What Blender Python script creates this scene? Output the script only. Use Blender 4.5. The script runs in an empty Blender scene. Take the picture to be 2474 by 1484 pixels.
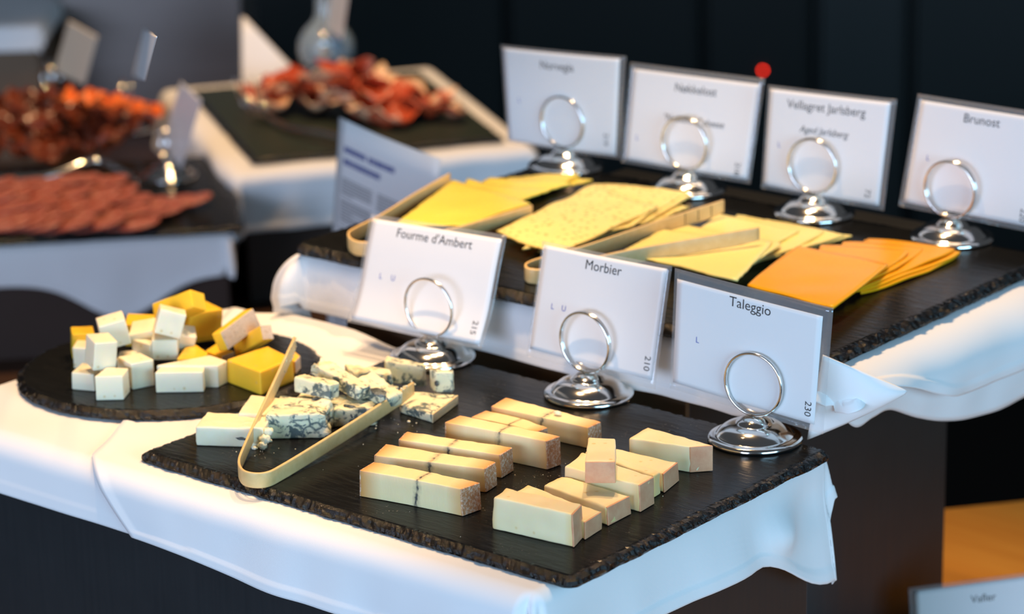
import bpy, bmesh, math, random
import numpy as np
from mathutils import Vector, Matrix, noise as mn

random.seed(7)
rng = np.random.default_rng(7)
scene = bpy.context.scene
COL = scene.collection

# ------------------------------------------------------------------ camera
FPX = 7001.152
CAM = np.array([1.672654, -1.521882, 0.813890])
RM = np.array([[0.77090843, 0.63663195, -0.01999903],
               [-0.17427496, 0.24102463, 0.95474361],
               [-0.61264054, 0.73253457, -0.29675692]])      # right, up, forward
cd = bpy.data.cameras.new('camera')
cd.sensor_fit = 'HORIZONTAL'
cd.sensor_width = 36.0
cd.lens = FPX / 2474 * 36
cd.clip_start, cd.clip_end = 0.05, 60
cd.dof.use_dof = True
cd.dof.focus_distance = 2.26
cd.dof.aperture_fstop = 5.4
cam = bpy.data.objects.new('camera', cd)
COL.objects.link(cam)
cam.matrix_world = Matrix(((RM[0][0], RM[1][0], -RM[2][0], CAM[0]),
                           (RM[0][1], RM[1][1], -RM[2][1], CAM[1]),
                           (RM[0][2], RM[1][2], -RM[2][2], CAM[2]),
                           (0, 0, 0, 1)))
scene.camera = cam

# ------------------------------------------------------------------ world, lights, exposure
scene.view_settings.view_transform = 'Standard'
scene.view_settings.look = 'None'
scene.view_settings.gamma = 1.0
scene.view_settings.use_curve_mapping = False
scene.view_settings.exposure = 0.0
w = bpy.data.worlds.new('world')
scene.world = w
w.use_nodes = True
w.node_tree.nodes['Background'].inputs[0].default_value = (0.62, 0.68, 0.78, 1)
w.node_tree.nodes['Background'].inputs[1].default_value = 0.085


def aim(o, target):
    d = Vector(target) - o.location
    o.rotation_euler = d.to_track_quat('-Z', 'Y').to_euler()


def spot(name, loc, target, energy, size, angle, col=(1.0, 0.64, 0.33)):
    l = bpy.data.lights.new(name, 'SPOT')
    l.energy, l.shadow_soft_size, l.spot_size, l.spot_blend, l.color = energy, size, math.radians(angle), 0.6, col
    o = bpy.data.objects.new(name, l)
    COL.objects.link(o)
    o.location = loc
    aim(o, target)


spot('heat_lamp_light', (-0.06, 0.05, 1.35), (-0.02, 0.15, 0), 52, 0.03, 36)
spot('heat_lamp_light', (0.02, 0.44, 1.40), (0.17, 0.22, 0), 50, 0.03, 56)
spot('heat_lamp_light', (0.06, 0.78, 1.45), (0.14, 0.55, 0.06), 64, 0.03, 50)
spot('heat_lamp_light', (-1.15, 1.30, 1.30), (-1.15, 1.35, -0.17), 100, 0.04, 62)


def window(name, loc, target, sx, sy, energy, col):
    l = bpy.data.lights.new(name, 'AREA')
    l.shape, l.size, l.size_y, l.energy, l.color = 'RECTANGLE', sx, sy, energy, col
    o = bpy.data.objects.new(name, l)
    COL.objects.link(o)
    o.location = loc
    aim(o, target)


window('window_daylight', (3.7, -0.9, 0.65), (0.1, 0.3, 0.0), 2.2, 1.3, 110, (0.38, 0.72, 1.0))
window('window_daylight', (0.5, -5.0, 0.80), (-0.3, 0.5, 0.0), 3.2, 1.4, 205, (0.58, 0.73, 1.0))


# ------------------------------------------------------------------ geometry helpers
def ray(u, v):
    return np.array([(u - 1237) / FPX, -(v - 742) / FPX, 1.0]) @ RM


def P(u, v, z):
    """point of the photograph on the horizontal plane at height z"""
    d = ray(u, v)
    return CAM + d * ((z - CAM[2]) / d[2])


def PP(u, v, p0, n):
    d = ray(u, v)
    return CAM + d * (np.dot(np.asarray(p0) - CAM, n) / np.dot(d, n))


def PD(u, v, dist):
    d = ray(u, v)
    return CAM + d * dist


def unit(a):
    a = np.asarray(a, float)
    return a / (np.linalg.norm(a) + 1e-12)


def tag(o, label, cat, group=None, kind=None):
    if label:
        o['label'] = label
    if cat:
        o['category'] = cat
    if group:
        o['group'] = group
    if kind:
        o['kind'] = kind
    return o


def empty(name, loc):
    o = bpy.data.objects.new(name, None)
    o.empty_display_size = 0.02
    o.location = loc
    COL.objects.link(o)
    return o


def mk(name, V, F, mat, parent=None, smooth=True, origin=None, frame=None, mats=None, fmat=None):
    """one mesh object from world-space vertices. frame = 3x3 columns of local axes"""
    V = np.asarray(V, float)
    R = np.eye(3) if frame is None else np.asarray(frame, float)
    if origin is None:
        if parent is not None and parent.type == 'EMPTY':
            origin = np.array(parent.location)
        else:
            origin = np.array([V[:, 0].mean(), V[:, 1].mean(), V[:, 2].min()])
    origin = np.asarray(origin, float)
    me = bpy.data.meshes.new(name)
    me.from_pydata(((V - origin) @ R).tolist(), [], [list(map(int, f)) for f in F])
    for m in (mats or [mat]):
        me.materials.append(m)
    if fmat is not None:
        me.polygons.foreach_set('material_index', fmat)
    if smooth:
        me.polygons.foreach_set('use_smooth', [True] * len(me.polygons))
    me.update()
    o = bpy.data.objects.new(name, me)
    COL.objects.link(o)
    mw = Matrix([[*R[0], origin[0]], [*R[1], origin[1]], [*R[2], origin[2]], [0, 0, 0, 1]])
    if parent is not None:
        o.parent = parent
        pm = parent['_m'] if '_m' in parent else None
        pmat = Matrix([list(pm[i * 4:i * 4 + 4]) for i in range(4)]) if pm is not None else Matrix.Translation(parent.location)
        o.matrix_basis = pmat.inverted() @ mw
    else:
        o.matrix_basis = mw
    o['_m'] = [x for row in mw for x in row]
    return o


class MB:
    def __init__(s):
        s.V, s.F, s.n = [], [], 0

    def add(s, V, F):
        V = np.asarray(V, float)
        s.V.append(V)
        s.F += [[i + s.n for i in f] for f in F]
        s.n += len(V)
        return s

    def box(s, c0, c1, R=None, o=(0, 0, 0)):
        x0, y0, z0 = c0
        x1, y1, z1 = c1
        V = np.array([[x0, y0, z0], [x1, y0, z0], [x1, y1, z0], [x0, y1, z0], [x0, y0, z1], [x1, y0, z1], [x1, y1, z1], [x0, y1, z1]], float)
        if R is not None:
            V = V @ np.asarray(R).T
        return s.add(V + np.asarray(o), [(3, 2, 1, 0), (4, 5, 6, 7), (0, 1, 5, 4), (1, 2, 6, 5), (2, 3, 7, 6), (3, 0, 4, 7)])

    def mk(s, name, mat, parent=None, **k):
        return mk(name, np.concatenate(s.V), s.F, mat, parent, **k)


def grid_faces(nu, nv, closed_u=False, closed_v=False, off=0):
    F = []
    for i in range(nu if closed_u else nu - 1):
        for j in range(nv if closed_v else nv - 1):
            a, b = i, (i + 1) % nu
            c, d = j, (j + 1) % nv
            F.append((off + a * nv + c, off + b * nv + c, off + b * nv + d, off + a * nv + d))
    return F


def lathe(profile, n=48, c=(0, 0, 0)):
    prof = np.array(profile, float)
    a = np.linspace(0, 2 * np.pi, n, endpoint=False)
    V = np.stack([np.outer(np.cos(a), prof[:, 0]), np.outer(np.sin(a), prof[:, 0]), np.tile(prof[:, 1], (n, 1))], -1).reshape(-1, 3)
    return V + np.asarray(c), grid_faces(n, len(prof), closed_u=True)


def tube(pts, r, n=10, cap=True):
    pts = np.asarray(pts, float)
    m = len(pts)
    rr = np.full(m, r) if np.isscalar(r) else np.asarray(r)
    T = np.gradient(pts, axis=0)
    T /= np.linalg.norm(T, axis=1)[:, None] + 1e-12
    N = np.cross(T[0], [0.3, 0.2, 1.0])
    N /= np.linalg.norm(N)
    V = []
    for i in range(m):
        N = N - T[i] * np.dot(N, T[i])
        N /= np.linalg.norm(N) + 1e-12
        B = np.cross(T[i], N)
        for k in range(n):
            a = 2 * np.pi * k / n
            V.append(pts[i] + rr[i] * (np.cos(a) * N + np.sin(a) * B))
    F = grid_faces(m, n, closed_v=True)
    if cap:
        F.append(tuple(range(n))[::-1])
        F.append(tuple(range((m - 1) * n, m * n)))
    return np.array(V), F


def smoothline(pts, n):
    """Catmull-Rom through points, n samples"""
    p = np.asarray(pts, float)
    p = np.vstack([2 * p[0] - p[1], p, 2 * p[-1] - p[-2]])
    t = np.linspace(0, len(p) - 3 - 1e-6, n)
    out = []
    for x in t:
        i = int(x)
        f = x - i
        a, b, c, d = p[i:i + 4]
        out.append(0.5 * ((2 * b) + (-a + c) * f + (2 * a - 5 * b + 4 * c - d) * f * f + (-a + 3 * b - 3 * c + d) * f ** 3))
    return np.array(out)


def sheet(S, thick, normal=None):
    """S: (nu,nv,3) surface -> closed thin solid"""
    nu, nv, _ = S.shape
    du = np.gradient(S, axis=0)
    dv = np.gradient(S, axis=1)
    N = np.cross(du, dv)
    N /= np.linalg.norm(N, axis=2)[..., None] + 1e-12
    A = (S + N * thick / 2).reshape(-1, 3)
    B = (S - N * thick / 2).reshape(-1, 3)
    F = grid_faces(nu, nv) + [f[::-1] for f in grid_faces(nu, nv, off=nu * nv)]
    m = nu * nv
    ring = [i * nv for i in range(nu)] + [(nu - 1) * nv + j for j in range(1, nv)] + [i * nv + nv - 1 for i in range(nu - 2, -1, -1)] + [j for j in range(nv - 2, 0, -1)]
    for k in range(len(ring)):
        a, b = ring[k], ring[(k + 1) % len(ring)]
        F.append((a, a + m, b + m, b))
    return np.concatenate([A, B]), F


def bil(c, u, v):
    """corners c = [A,B,C,D] at (0,0),(1,0),(1,1),(0,1)"""
    A, B, C, D = [np.asarray(x, float) for x in c]
    u = np.asarray(u)[..., None]
    v = np.asarray(v)[..., None]
    return A * (1 - u) * (1 - v) + B * u * (1 - v) + C * u * v + D * (1 - u) * v


def fnoise(p, s, seed=0.0, oct=2):
    return mn.fractal(Vector((p[0] * s + seed, p[1] * s - seed * 1.7, p[2] * s + seed * 0.6)), 0.8, 2.1, oct)


# ------------------------------------------------------------------ materials
class NT:
    def __init__(s, name):
        s.m = bpy.data.materials.new(name)
        s.m.use_nodes = True
        s.t = s.m.node_tree
        s.p = s.t.nodes['Principled BSDF']
        s.out = s.t.nodes['Material Output']
        s.tc = None

    def n(s, typ, **k):
        nd = s.t.nodes.new(typ)
        for a, b in k.items():
            setattr(nd, a, b)
        return nd

    def l(s, a, b):
        s.t.links.new(a, b)

    def coord(s, kind='Object', scale=(1, 1, 1), rot=(0, 0, 0)):
        if s.tc is None:
            s.tc = s.n('ShaderNodeTexCoord')
        mp = s.n('ShaderNodeMapping')
        mp.inputs['Scale'].default_value = scale
        mp.inputs['Rotation'].default_value = rot
        s.l(s.tc.outputs[kind], mp.inputs[0])
        return mp.outputs[0]

    def noise(s, scale, detail=3, rough=0.55, co=None, dist=0.0):
        nd = s.n('ShaderNodeTexNoise')
        nd.inputs['Scale'].default_value = scale
        nd.inputs['Detail'].default_value = detail
        nd.inputs['Roughness'].default_value = rough
        nd.inputs['Distortion'].default_value = dist
        s.l(co if co is not None else s.coord(), nd.inputs['Vector'])
        return nd.outputs[0]

    def ramp(s, fac, stops):
        r = s.n('ShaderNodeValToRGB')
        e = r.color_ramp.elements
        while len(e) < len(stops):
            e.new(0.5)
        for i, (p, c) in enumerate(stops):
            e[i].position = p
            e[i].color = (*c, 1) if len(c) == 3 else c
        s.l(fac, r.inputs[0])
        return r.outputs[0]

    def mix(s, fac, a, b):
        m = s.n('ShaderNodeMix', data_type='RGBA')
        for sock, val in ((m.inputs[0], fac), (m.inputs[6], a), (m.inputs[7], b)):
            if hasattr(val, 'links') or isinstance(val, bpy.types.NodeSocket):
                s.l(val, sock)
            elif isinstance(val, (tuple, list)):
                sock.default_value = (*val[:3], 1)
            else:
                sock.default_value = val
        return m.outputs[2]

    def math(s, op, a, b=None):
        m = s.n('ShaderNodeMath', operation=op)
        for i, val in enumerate((a, b)):
            if val is None:
                continue
            if isinstance(val, bpy.types.NodeSocket):
                s.l(val, m.inputs[i])
            else:
                m.inputs[i].default_value = val
        return m.outputs[0]

    def bump(s, h, strength=0.3, dist=0.001):
        b = s.n('ShaderNodeBump')
        b.inputs['Strength'].default_value = strength
        b.inputs['Distance'].default_value = dist
        s.l(h, b.inputs['Height'])
        s.l(b.outputs[0], s.p.inputs['Normal'])

    def set(s, color=None, rough=None, metal=None, spec=None, sss=None, sssr=(0.01, 0.006, 0.003), sscale=1.0, trans=None, ior=None, coat=None, sheen=None, emit=None, estr=0):
        p = s.p.inputs
        if color is not None:
            if isinstance(color, bpy.types.NodeSocket):
                s.l(color, p['Base Color'])
            else:
                p['Base Color'].default_value = (*color, 1)
        if rough is not None:
            if isinstance(rough, bpy.types.NodeSocket):
                s.l(rough, p['Roughness'])
            else:
                p['Roughness'].default_value = rough
        if metal is not None:
            p['Metallic'].default_value = metal
        if spec is not None:
            p['Specular IOR Level'].default_value = spec
        if sss is not None:
            p['Subsurface Weight'].default_value = sss
            p['Subsurface Radius'].default_value = sssr
            p['Subsurface Scale'].default_value = sscale
        if trans is not None:
            p['Transmission Weight'].default_value = trans
        if ior is not None:
            p['IOR'].default_value = ior
        if coat is not None:
            p['Coat Weight'].default_value = coat
            p['Coat Roughness'].default_value = 0.12
        if sheen is not None:
            p['Sheen Weight'].default_value = sheen
        if emit is not None:
            p['Emission Color'].default_value = (*emit, 1)
            p['Emission Strength'].default_value = estr
        return s


def simple(name, color, rough=0.5, **k):
    return NT(name).set(color=color, rough=rough, **k).m


M = {}


def build_mats():
    t = NT('white_linen')
    wv = t.n('ShaderNodeTexWave', wave_type='BANDS', bands_direction='DIAGONAL')
    wv.inputs['Scale'].default_value = 420
    wv.inputs['Distortion'].default_value = 0.3
    t.l(t.coord(), wv.inputs['Vector'])
    t.set(color=(0.80, 0.80, 0.81), rough=0.92, spec=0.1, sheen=0.15)
    t.bump(t.math('ADD', t.math('MULTIPLY', wv.outputs[1], 0.35), t.noise(60, 3)), 0.12, 0.0012)
    M['linen'] = t.m

    t = NT('slate_stone')
    co = t.coord(scale=(1, 5, 1), rot=(0, 0, 0.5))
    a = t.noise(38, 6, 0.62, co, 0.6)
    b = t.noise(9, 4)
    du = t.math('MULTIPLY', t.ramp(t.noise(520, 2, 0.5), [(0.66, (0, 0, 0)), (0.72, (1, 1, 1))]), t.ramp(t.noise(16, 3, 0.6, t.coord(scale=(1, 1.6, 1))), [(0.54, (0, 0, 0)), (0.70, (1, 1, 1))]))
    t.set(color=t.mix(t.math('MULTIPLY', du, 0.55), t.mix(a, (0.0035, 0.004, 0.0045), (0.013, 0.0135, 0.0135)), (0.30, 0.28, 0.25)), rough=t.ramp(b, [(0.3, (0.13,) * 3), (0.7, (0.23,) * 3)]), spec=0.09)
    t.bump(a, 0.25, 0.0015)
    M['slate'] = t.m
    t = NT('dark_green_slate')
    a = t.noise(20, 5)
    t.set(color=t.mix(a, (0.012, 0.020, 0.015), (0.026, 0.036, 0.027)), rough=0.45, spec=0.4)
    M['slate_green'] = t.m
    t = NT('slate_chipped_edge')
    a = t.noise(190, 5, 0.7)
    t.set(color=t.mix(a, (0.002, 0.002, 0.0025), (0.009, 0.008, 0.007)), rough=0.13, spec=0.40)
    t.bump(a, 0.6, 0.003)
    M['slate_edge'] = t.m

    t = NT('dark_riser_panel')
    a = t.noise(14, 5, 0.6)
    sc = t.noise(4, 2, 0.4, t.coord(scale=(60, 60, 2.2), rot=(0.35, 0.2, 0)))
    t.set(color=t.mix(a, (0.013, 0.015, 0.017), (0.022, 0.024, 0.026)), rough=t.ramp(sc, [(0.3, (0.46,) * 3), (0.8, (0.39,) * 3)]), spec=0.4)
    t.bump(a, 0.05, 0.002)
    M['riser'] = t.m
    t = NT('dark_brown_riser_panel')
    t.set(color=t.mix(t.noise(6, 4), (0.034, 0.020, 0.015), (0.055, 0.034, 0.026)), rough=0.5, spec=0.3)
    M['riser_back'] = t.m
    t = NT('brown_riser_panel')
    a = t.noise(5, 5, 0.6, t.coord(scale=(1, 1, 7)))
    t.set(color=t.mix(a, (0.115, 0.068, 0.038), (0.20, 0.125, 0.07)), rough=0.5, spec=0.35)
    M['riser_brown'] = t.m

    def grain(name, c1, c2, scale, rot=(0, 0, 0), rough=0.4, k=9):
        t = NT(name)
        a = t.noise(scale, 5, 0.6, t.coord(scale=(1, k, k), rot=rot), 0.4)
        t.set(color=t.mix(t.ramp(a, [(0.3, (0, 0, 0)), (0.7, (1, 1, 1))]), c1, c2), rough=rough)
        t.bump(a, 0.06, 0.001)
        return t.m
    M['wood'] = grain('oiled_wood', (0.74, 0.28, 0.035), (0.90, 0.40, 0.06), 3.0, (0, 0, -0.92), 0.35, 8)
    M['dark_wood'] = grain('dark_wood', (0.03, 0.013, 0.006), (0.07, 0.03, 0.012), 3.0)
    M['bamboo'] = grain('bamboo', (0.70, 0.46, 0.18), (0.78, 0.55, 0.25), 30, (0, 0, 0.3), 0.42, 5)

    M['chrome'] = simple('polished_steel', (0.80, 0.78, 0.74), 0.13, metal=1.0)
    M['chrome_wire'] = simple('steel_wire', (0.80, 0.79, 0.76), 0.16, metal=1.0)
    t = NT('brushed_steel')
    a = t.noise(6, 4, 0.6, t.coord(scale=(1, 1, 30)))
    t.set(color=t.mix(a, (0.20, 0.17, 0.16), (0.26, 0.225, 0.21)), rough=0.45, metal=0.6)
    M['steel'] = t.m

    M['paper'] = simple('white_card_paper', (0.72, 0.72, 0.73), 0.38, spec=0.35)
    M['beige_paper'] = simple('cream_card_paper', (0.72, 0.62, 0.48), 0.5)
    M['ink'] = simple('black_ink', (0.014, 0.014, 0.016), 0.5)
    M['grey_ink'] = simple('grey_ink', (0.26, 0.25, 0.26), 0.6)
    M['blue_ink'] = simple('blue_ink', (0.03, 0.08, 0.42), 0.5)
    M['navy_ink'] = simple('navy_ink', (0.05, 0.07, 0.26), 0.5)
    t = NT('clear_laminate_film')
    g = t.n('ShaderNodeBsdfGlossy')
    g.inputs['Roughness'].default_value = 0.12
    g.inputs['Color'].default_value = (0.95, 0.97, 1, 1)
    df = t.n('ShaderNodeBsdfDiffuse')
    df.inputs['Color'].default_value = (0.85, 0.86, 0.88, 1)
    tr = t.n('ShaderNodeBsdfTransparent')
    tr.inputs['Color'].default_value = (0.97, 0.97, 0.97, 1)
    m1 = t.n('ShaderNodeMixShader')
    m1.inputs[0].default_value = 0.10
    m2 = t.n('ShaderNodeMixShader')
    m2.inputs[0].default_value = 0.045
    t.l(tr.outputs[0], m1.inputs[1])
    t.l(df.outputs[0], m1.inputs[2])
    t.l(m1.outputs[0], m2.inputs[1])
    t.l(g.outputs[0], m2.inputs[2])
    t.l(m2.outputs[0], t.out.inputs['Surface'])
    M['film'] = t.m

    S = dict(sss=0.35, sssr=(1.0, 0.55, 0.22), sscale=0.006)

    def cheese(name, c1, c2, scale=60, bump=0.12, rough=0.42, holes=None, **k):
        t = NT(name)
        a = t.noise(scale, 4, 0.6)
        col = t.mix(a, c1, c2)
        h = a
        if holes:
            vo = t.n('ShaderNodeTexVoronoi')
            vo.inputs['Scale'].default_value = holes[0]
            t.l(t.coord(), vo.inputs['Vector'])
            f = t.ramp(vo.outputs['Distance'], [(holes[1], (1, 1, 1)), (holes[1] + 0.06, (0, 0, 0))])
            col = t.mix(t.math('MULTIPLY', f, holes[3] if len(holes) > 3 else 0.8), col, holes[2])
        kk = dict(S)
        kk.update(k)
        t.set(color=col, rough=rough, spec=0.35, **kk)
        t.bump(h, bump, 0.0012)
        return t.m
    M['goat'] = cheese('white_semi_hard_cheese', (0.84, 0.755, 0.54), (0.87, 0.80, 0.60), 40, 0.05, 0.38, (95, 0.10, (0.70, 0.52, 0.24), 0.75))
    M['yellow'] = cheese('yellow_hard_cheese', (0.83, 0.48, 0.025), (0.88, 0.56, 0.045), 50, 0.08, 0.36, (80, 0.08, (0.78, 0.50, 0.16), 0.6))
    M['yellow_rind'] = cheese('grey_natural_rind', (0.42, 0.32, 0.24), (0.62, 0.52, 0.42), 330, 0.5, 0.8, (260, 0.2, (0.30, 0.18, 0.10), 0.5), sss=0.05)
    M['slice_pale'] = cheese('pale_yellow_sliced_cheese', (0.91, 0.74, 0.24), (0.93, 0.79, 0.32), 30, 0.04, 0.38)
    M['slice_yellow'] = cheese('yellow_sliced_cheese', (0.91, 0.69, 0.10), (0.93, 0.74, 0.14), 30, 0.04, 0.36)
    M['slice_spiced'] = cheese('spiced_sliced_cheese', (0.91, 0.74, 0.26), (0.93, 0.79, 0.34), 40, 0.15, 0.5, (120, 0.25, (0.45, 0.23, 0.03), 0.5))
    M['slice_brown'] = cheese('caramel_brown_sliced_cheese', (0.88, 0.36, 0.004), (0.91, 0.40, 0.008), 30, 0.04, 0.35)

    # morbier: ivory paste, browner under the rind, a grey ash line across the middle
    t = NT('ash_line_cheese')
    sep = t.n('ShaderNodeSeparateXYZ')
    t.l(t.coord('Generated'), sep.inputs[0])
    x = sep.outputs[0]
    dx = t.math('ABSOLUTE', t.math('SUBTRACT', x, 0.5))
    oi = t.n('ShaderNodeObjectInfo')
    wob = t.math('MULTIPLY', t.math('SUBTRACT', t.noise(55, 4, 0.7), 0.5), 0.10)
    ctr = t.math('ADD', 0.53, t.math('MULTIPLY', t.math('SUBTRACT', oi.outputs['Random'], 0.5), 0.14))
    line = t.math('ABSOLUTE', t.math('SUBTRACT', t.math('ADD', x, wob), ctr))
    lf = t.ramp(line, [(0.006, (1, 1, 1)), (0.016, (0.35,) * 3), (0.05, (0, 0, 0))])
    patch = t.ramp(t.noise(130, 3), [(0.42, (0, 0, 0)), (0.6, (1, 1, 1))])
    lf = t.math('MULTIPLY', lf, t.math('ADD', 0.45, t.math('MULTIPLY', patch, 0.55)))
    base = t.mix(t.noise(45, 4), (0.85, 0.67, 0.35), (0.88, 0.735, 0.43))
    base = t.mix(t.ramp(dx, [(0.30, (0, 0, 0)), (0.5, (1, 1, 1))]), base, (0.64, 0.28, 0.06))
    t.set(color=t.mix(lf, base, (0.075, 0.075, 0.07)), rough=0.42, spec=0.35, **S)
    t.bump(t.noise(90, 4, 0.6, t.coord(scale=(6, 1, 1))), 0.16, 0.0012)
    M['morbier'] = t.m
    t = NT('washed_orange_rind')
    a = t.noise(420, 3, 0.7)
    b = t.noise(60, 3)
    t.set(color=t.mix(t.ramp(a, [(0.45, (0, 0, 0)), (0.7, (1, 1, 1))]), t.mix(b, (0.42, 0.17, 0.06), (0.56, 0.26, 0.11)), (0.72, 0.58, 0.44)), rough=0.75)
    t.bump(a, 0.5, 0.001)
    M['morbier_rind'] = t.m

    t = NT('soft_washed_rind_cheese')
    sep = t.n('ShaderNodeSeparateXYZ')
    t.l(t.coord('Generated'), sep.inputs[0])
    dx = t.math('ABSOLUTE', t.math('SUBTRACT', sep.outputs[0], 0.5))
    base = t.mix(t.noise(40, 4), (0.86, 0.71, 0.41), (0.89, 0.77, 0.49))
    base = t.mix(t.ramp(dx, [(0.40, (0, 0, 0)), (0.5, (1, 1, 1))]), base, (0.84, 0.56, 0.22))
    vo = t.n('ShaderNodeTexVoronoi')
    vo.inputs['Scale'].default_value = 75
    t.l(t.coord(), vo.inputs['Vector'])
    base = t.mix(t.math('MULTIPLY', t.ramp(vo.outputs['Distance'], [(0.09, (1, 1, 1)), (0.16, (0, 0, 0))]), 0.55), base, (0.72, 0.45, 0.10))
    t.set(color=base, rough=0.4, spec=0.38, **S)
    t.bump(t.noise(70, 4), 0.14, 0.0015)
    M['taleggio'] = t.m
    t = NT('pink_washed_rind')
    a = t.noise(90, 4, 0.6)
    t.set(color=t.mix(a, (0.60, 0.20, 0.09), (0.78, 0.45, 0.25)), rough=0.55, sss=0.1, sssr=(1, 0.4, 0.2), sscale=0.004)
    t.bump(a, 0.4, 0.0012)
    M['taleggio_rind'] = t.m

    t = NT('blue_veined_cheese')
    v = t.n('ShaderNodeTexVoronoi', feature='DISTANCE_TO_EDGE')
    v.inputs['Scale'].default_value = 85
    nz = t.n('ShaderNodeTexNoise')
    nz.inputs['Scale'].default_value = 42
    nz.inputs['Detail'].default_value = 4
    t.l(t.coord(), nz.inputs['Vector'])
    vm = t.n('ShaderNodeVectorMath', operation='SCALE')
    vm.inputs[3].default_value = 0.012
    t.l(nz.outputs[1], vm.inputs[0])
    va = t.n('ShaderNodeVectorMath', operation='ADD')
    t.l(t.coord(), va.inputs[0])
    t.l(vm.outputs[0], va.inputs[1])
    t.l(va.outputs[0], v.inputs['Vector'])
    edge = t.ramp(v.outputs['Distance'], [(0.02, (1, 1, 1)), (0.11, (0, 0, 0))])
    msk = t.ramp(t.noise(48, 3, 0.6), [(0.50, (0, 0, 0)), (0.57, (1, 1, 1))])
    blob = t.ramp(t.noise(105, 5, 0.7, t.coord(scale=(0.7, 1.5, 1)), 0.5), [(0.515, (0, 0, 0)), (0.57, (1, 1, 1))])
    m2_ = t.ramp(t.noise(27, 2, 0.5), [(0.42, (0, 0, 0)), (0.50, (1, 1, 1))])
    f = t.math('MAXIMUM', t.math('MULTIPLY', edge, msk), t.math('MULTIPLY', blob, m2_))
    base = t.mix(t.noise(35, 3), (0.70, 0.67, 0.44), (0.80, 0.76, 0.54))
    t.set(color=t.mix(f, base, t.mix(t.noise(90, 2), (0.05, 0.075, 0.07), (0.16, 0.20, 0.19))), rough=0.5, spec=0.35, **S)
    t.bump(t.noise(150, 5, 0.7), 0.4, 0.0016)
    M['blue'] = t.m
    M['blue_plain'] = cheese('blue_cheese_paste', (0.77, 0.71, 0.48), (0.83, 0.78, 0.58), 90, 0.4, 0.5)
    M['blue_rind'] = cheese('tan_blue_cheese_rind', (0.72, 0.50, 0.26), (0.80, 0.64, 0.40), 120, 0.5, 0.6)

    def meat(name, c1, c2, fat, scale, f0, rough):
        t = NT(name)
        a = t.noise(scale, 4, 0.6, t.coord(scale=(1, 3, 1)), 0.8)
        b = t.noise(scale * 0.6, 3)
        t.set(color=t.mix(t.ramp(a, [(f0, (0, 0, 0)), (f0 + 0.08, (1, 1, 1))]), t.mix(b, c1, c2), fat), rough=rough, spec=0.5, sss=0.15, sssr=(1, 0.3, 0.2), sscale=0.004)
        t.bump(a, 0.3, 0.002)
        return t.m
    t = NT('dry_cured_ham')
    sep = t.n('ShaderNodeSeparateXYZ')
    t.l(t.coord('Generated'), sep.inputs[0])
    ey = t.math('ABSOLUTE', t.math('SUBTRACT', sep.outputs[1], 0.5))
    a = t.noise(24, 4, 0.6, t.coord(scale=(1, 3, 1)), 0.8)
    f = t.ramp(t.math('ADD', t.math('MULTIPLY', ey, 1.1), t.math('MULTIPLY', a, 0.55)), [(0.60, (0, 0, 0)), (0.74, (1, 1, 1))])
    t.set(color=t.mix(f, t.mix(t.noise(14, 3), (0.40, 0.035, 0.012), (0.62, 0.12, 0.04)), (0.84, 0.55, 0.34)), rough=0.35, spec=0.5, sss=0.12, sssr=(1, 0.3, 0.2), sscale=0.004)
    t.bump(a, 0.3, 0.002)
    M['ham'] = t.m
    M['mutton'] = meat('dark_cured_meat', (0.085, 0.014, 0.006), (0.22, 0.045, 0.014), (0.42, 0.15, 0.05), 30, 0.66, 0.25)
    M['salami'] = meat('salami', (0.30, 0.060, 0.042), (0.42, 0.105, 0.072), (0.66, 0.34, 0.26), 70, 0.55, 0.4)
    M['salmon'] = meat('orange_red_slices', (0.82, 0.13, 0.02), (0.88, 0.23, 0.04), (0.90, 0.40, 0.14), 30, 0.66, 0.4)

    M['glass'] = NT('clear_glass').set(color=(0.62, 0.76, 0.86), rough=0.12, trans=0.72, ior=1.45).m
    M['black'] = simple('black_lacquer', (0.003, 0.003, 0.003), 0.6)
    M['cab1'] = simple('black_brown_cabinet', (0.004, 0.0036, 0.0034), 0.7)
    M['cab2'] = simple('charcoal_cabinet', (0.014, 0.0145, 0.015), 0.6)
    M['wall'] = simple('dark_wall_paint', (0.003, 0.003, 0.003), 0.8)
    M['floor'] = simple('dark_floor', (0.02, 0.016, 0.013), 0.6)
    M['red_led'] = NT('red_indicator').set(color=(0.5, 0.01, 0.005), rough=0.4, emit=(1.0, 0.03, 0.01), estr=9).m


build_mats()


# ------------------------------------------------------------------ setting
def structure(o):
    o['kind'] = 'structure'
    return o


FW = unit([RM[2][0], RM[2][1], 0])           # horizontal viewing direction
RT = np.array([FW[1], -FW[0], 0.0])
RV = np.stack([RT, FW, [0, 0, 1]], 1)        # columns: right, away, up
ZT = -0.37                                   # counter top
ZF = -1.27
VC = np.array([CAM[0], CAM[1], 0.0])
structure(MB().box((-5, -2, ZF - 0.1), (5, 7.6, ZF), RV, VC).mk('floor', M['floor'], smooth=False))
structure(MB().box((-5, 7.2, ZF), (5, 7.4, 2.2), RV, VC).mk('wall_back', M['wall'], smooth=False))


def prism(poly, z0, z1):
    n = len(poly)
    V = [(*p, z0) for p in poly] + [(*p, z1) for p in poly]
    F = [tuple(range(n))[::-1], tuple(range(n, 2 * n))] + [(i, (i + 1) % n, n + (i + 1) % n, n + i) for i in range(n)]
    return np.array(V, float), F


def bevel(o, width, seg=2):
    m = o.modifiers.new('bevel', 'BEVEL')
    m.width, m.segments, m.limit_method = width, seg, 'ANGLE'
    return o


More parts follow.
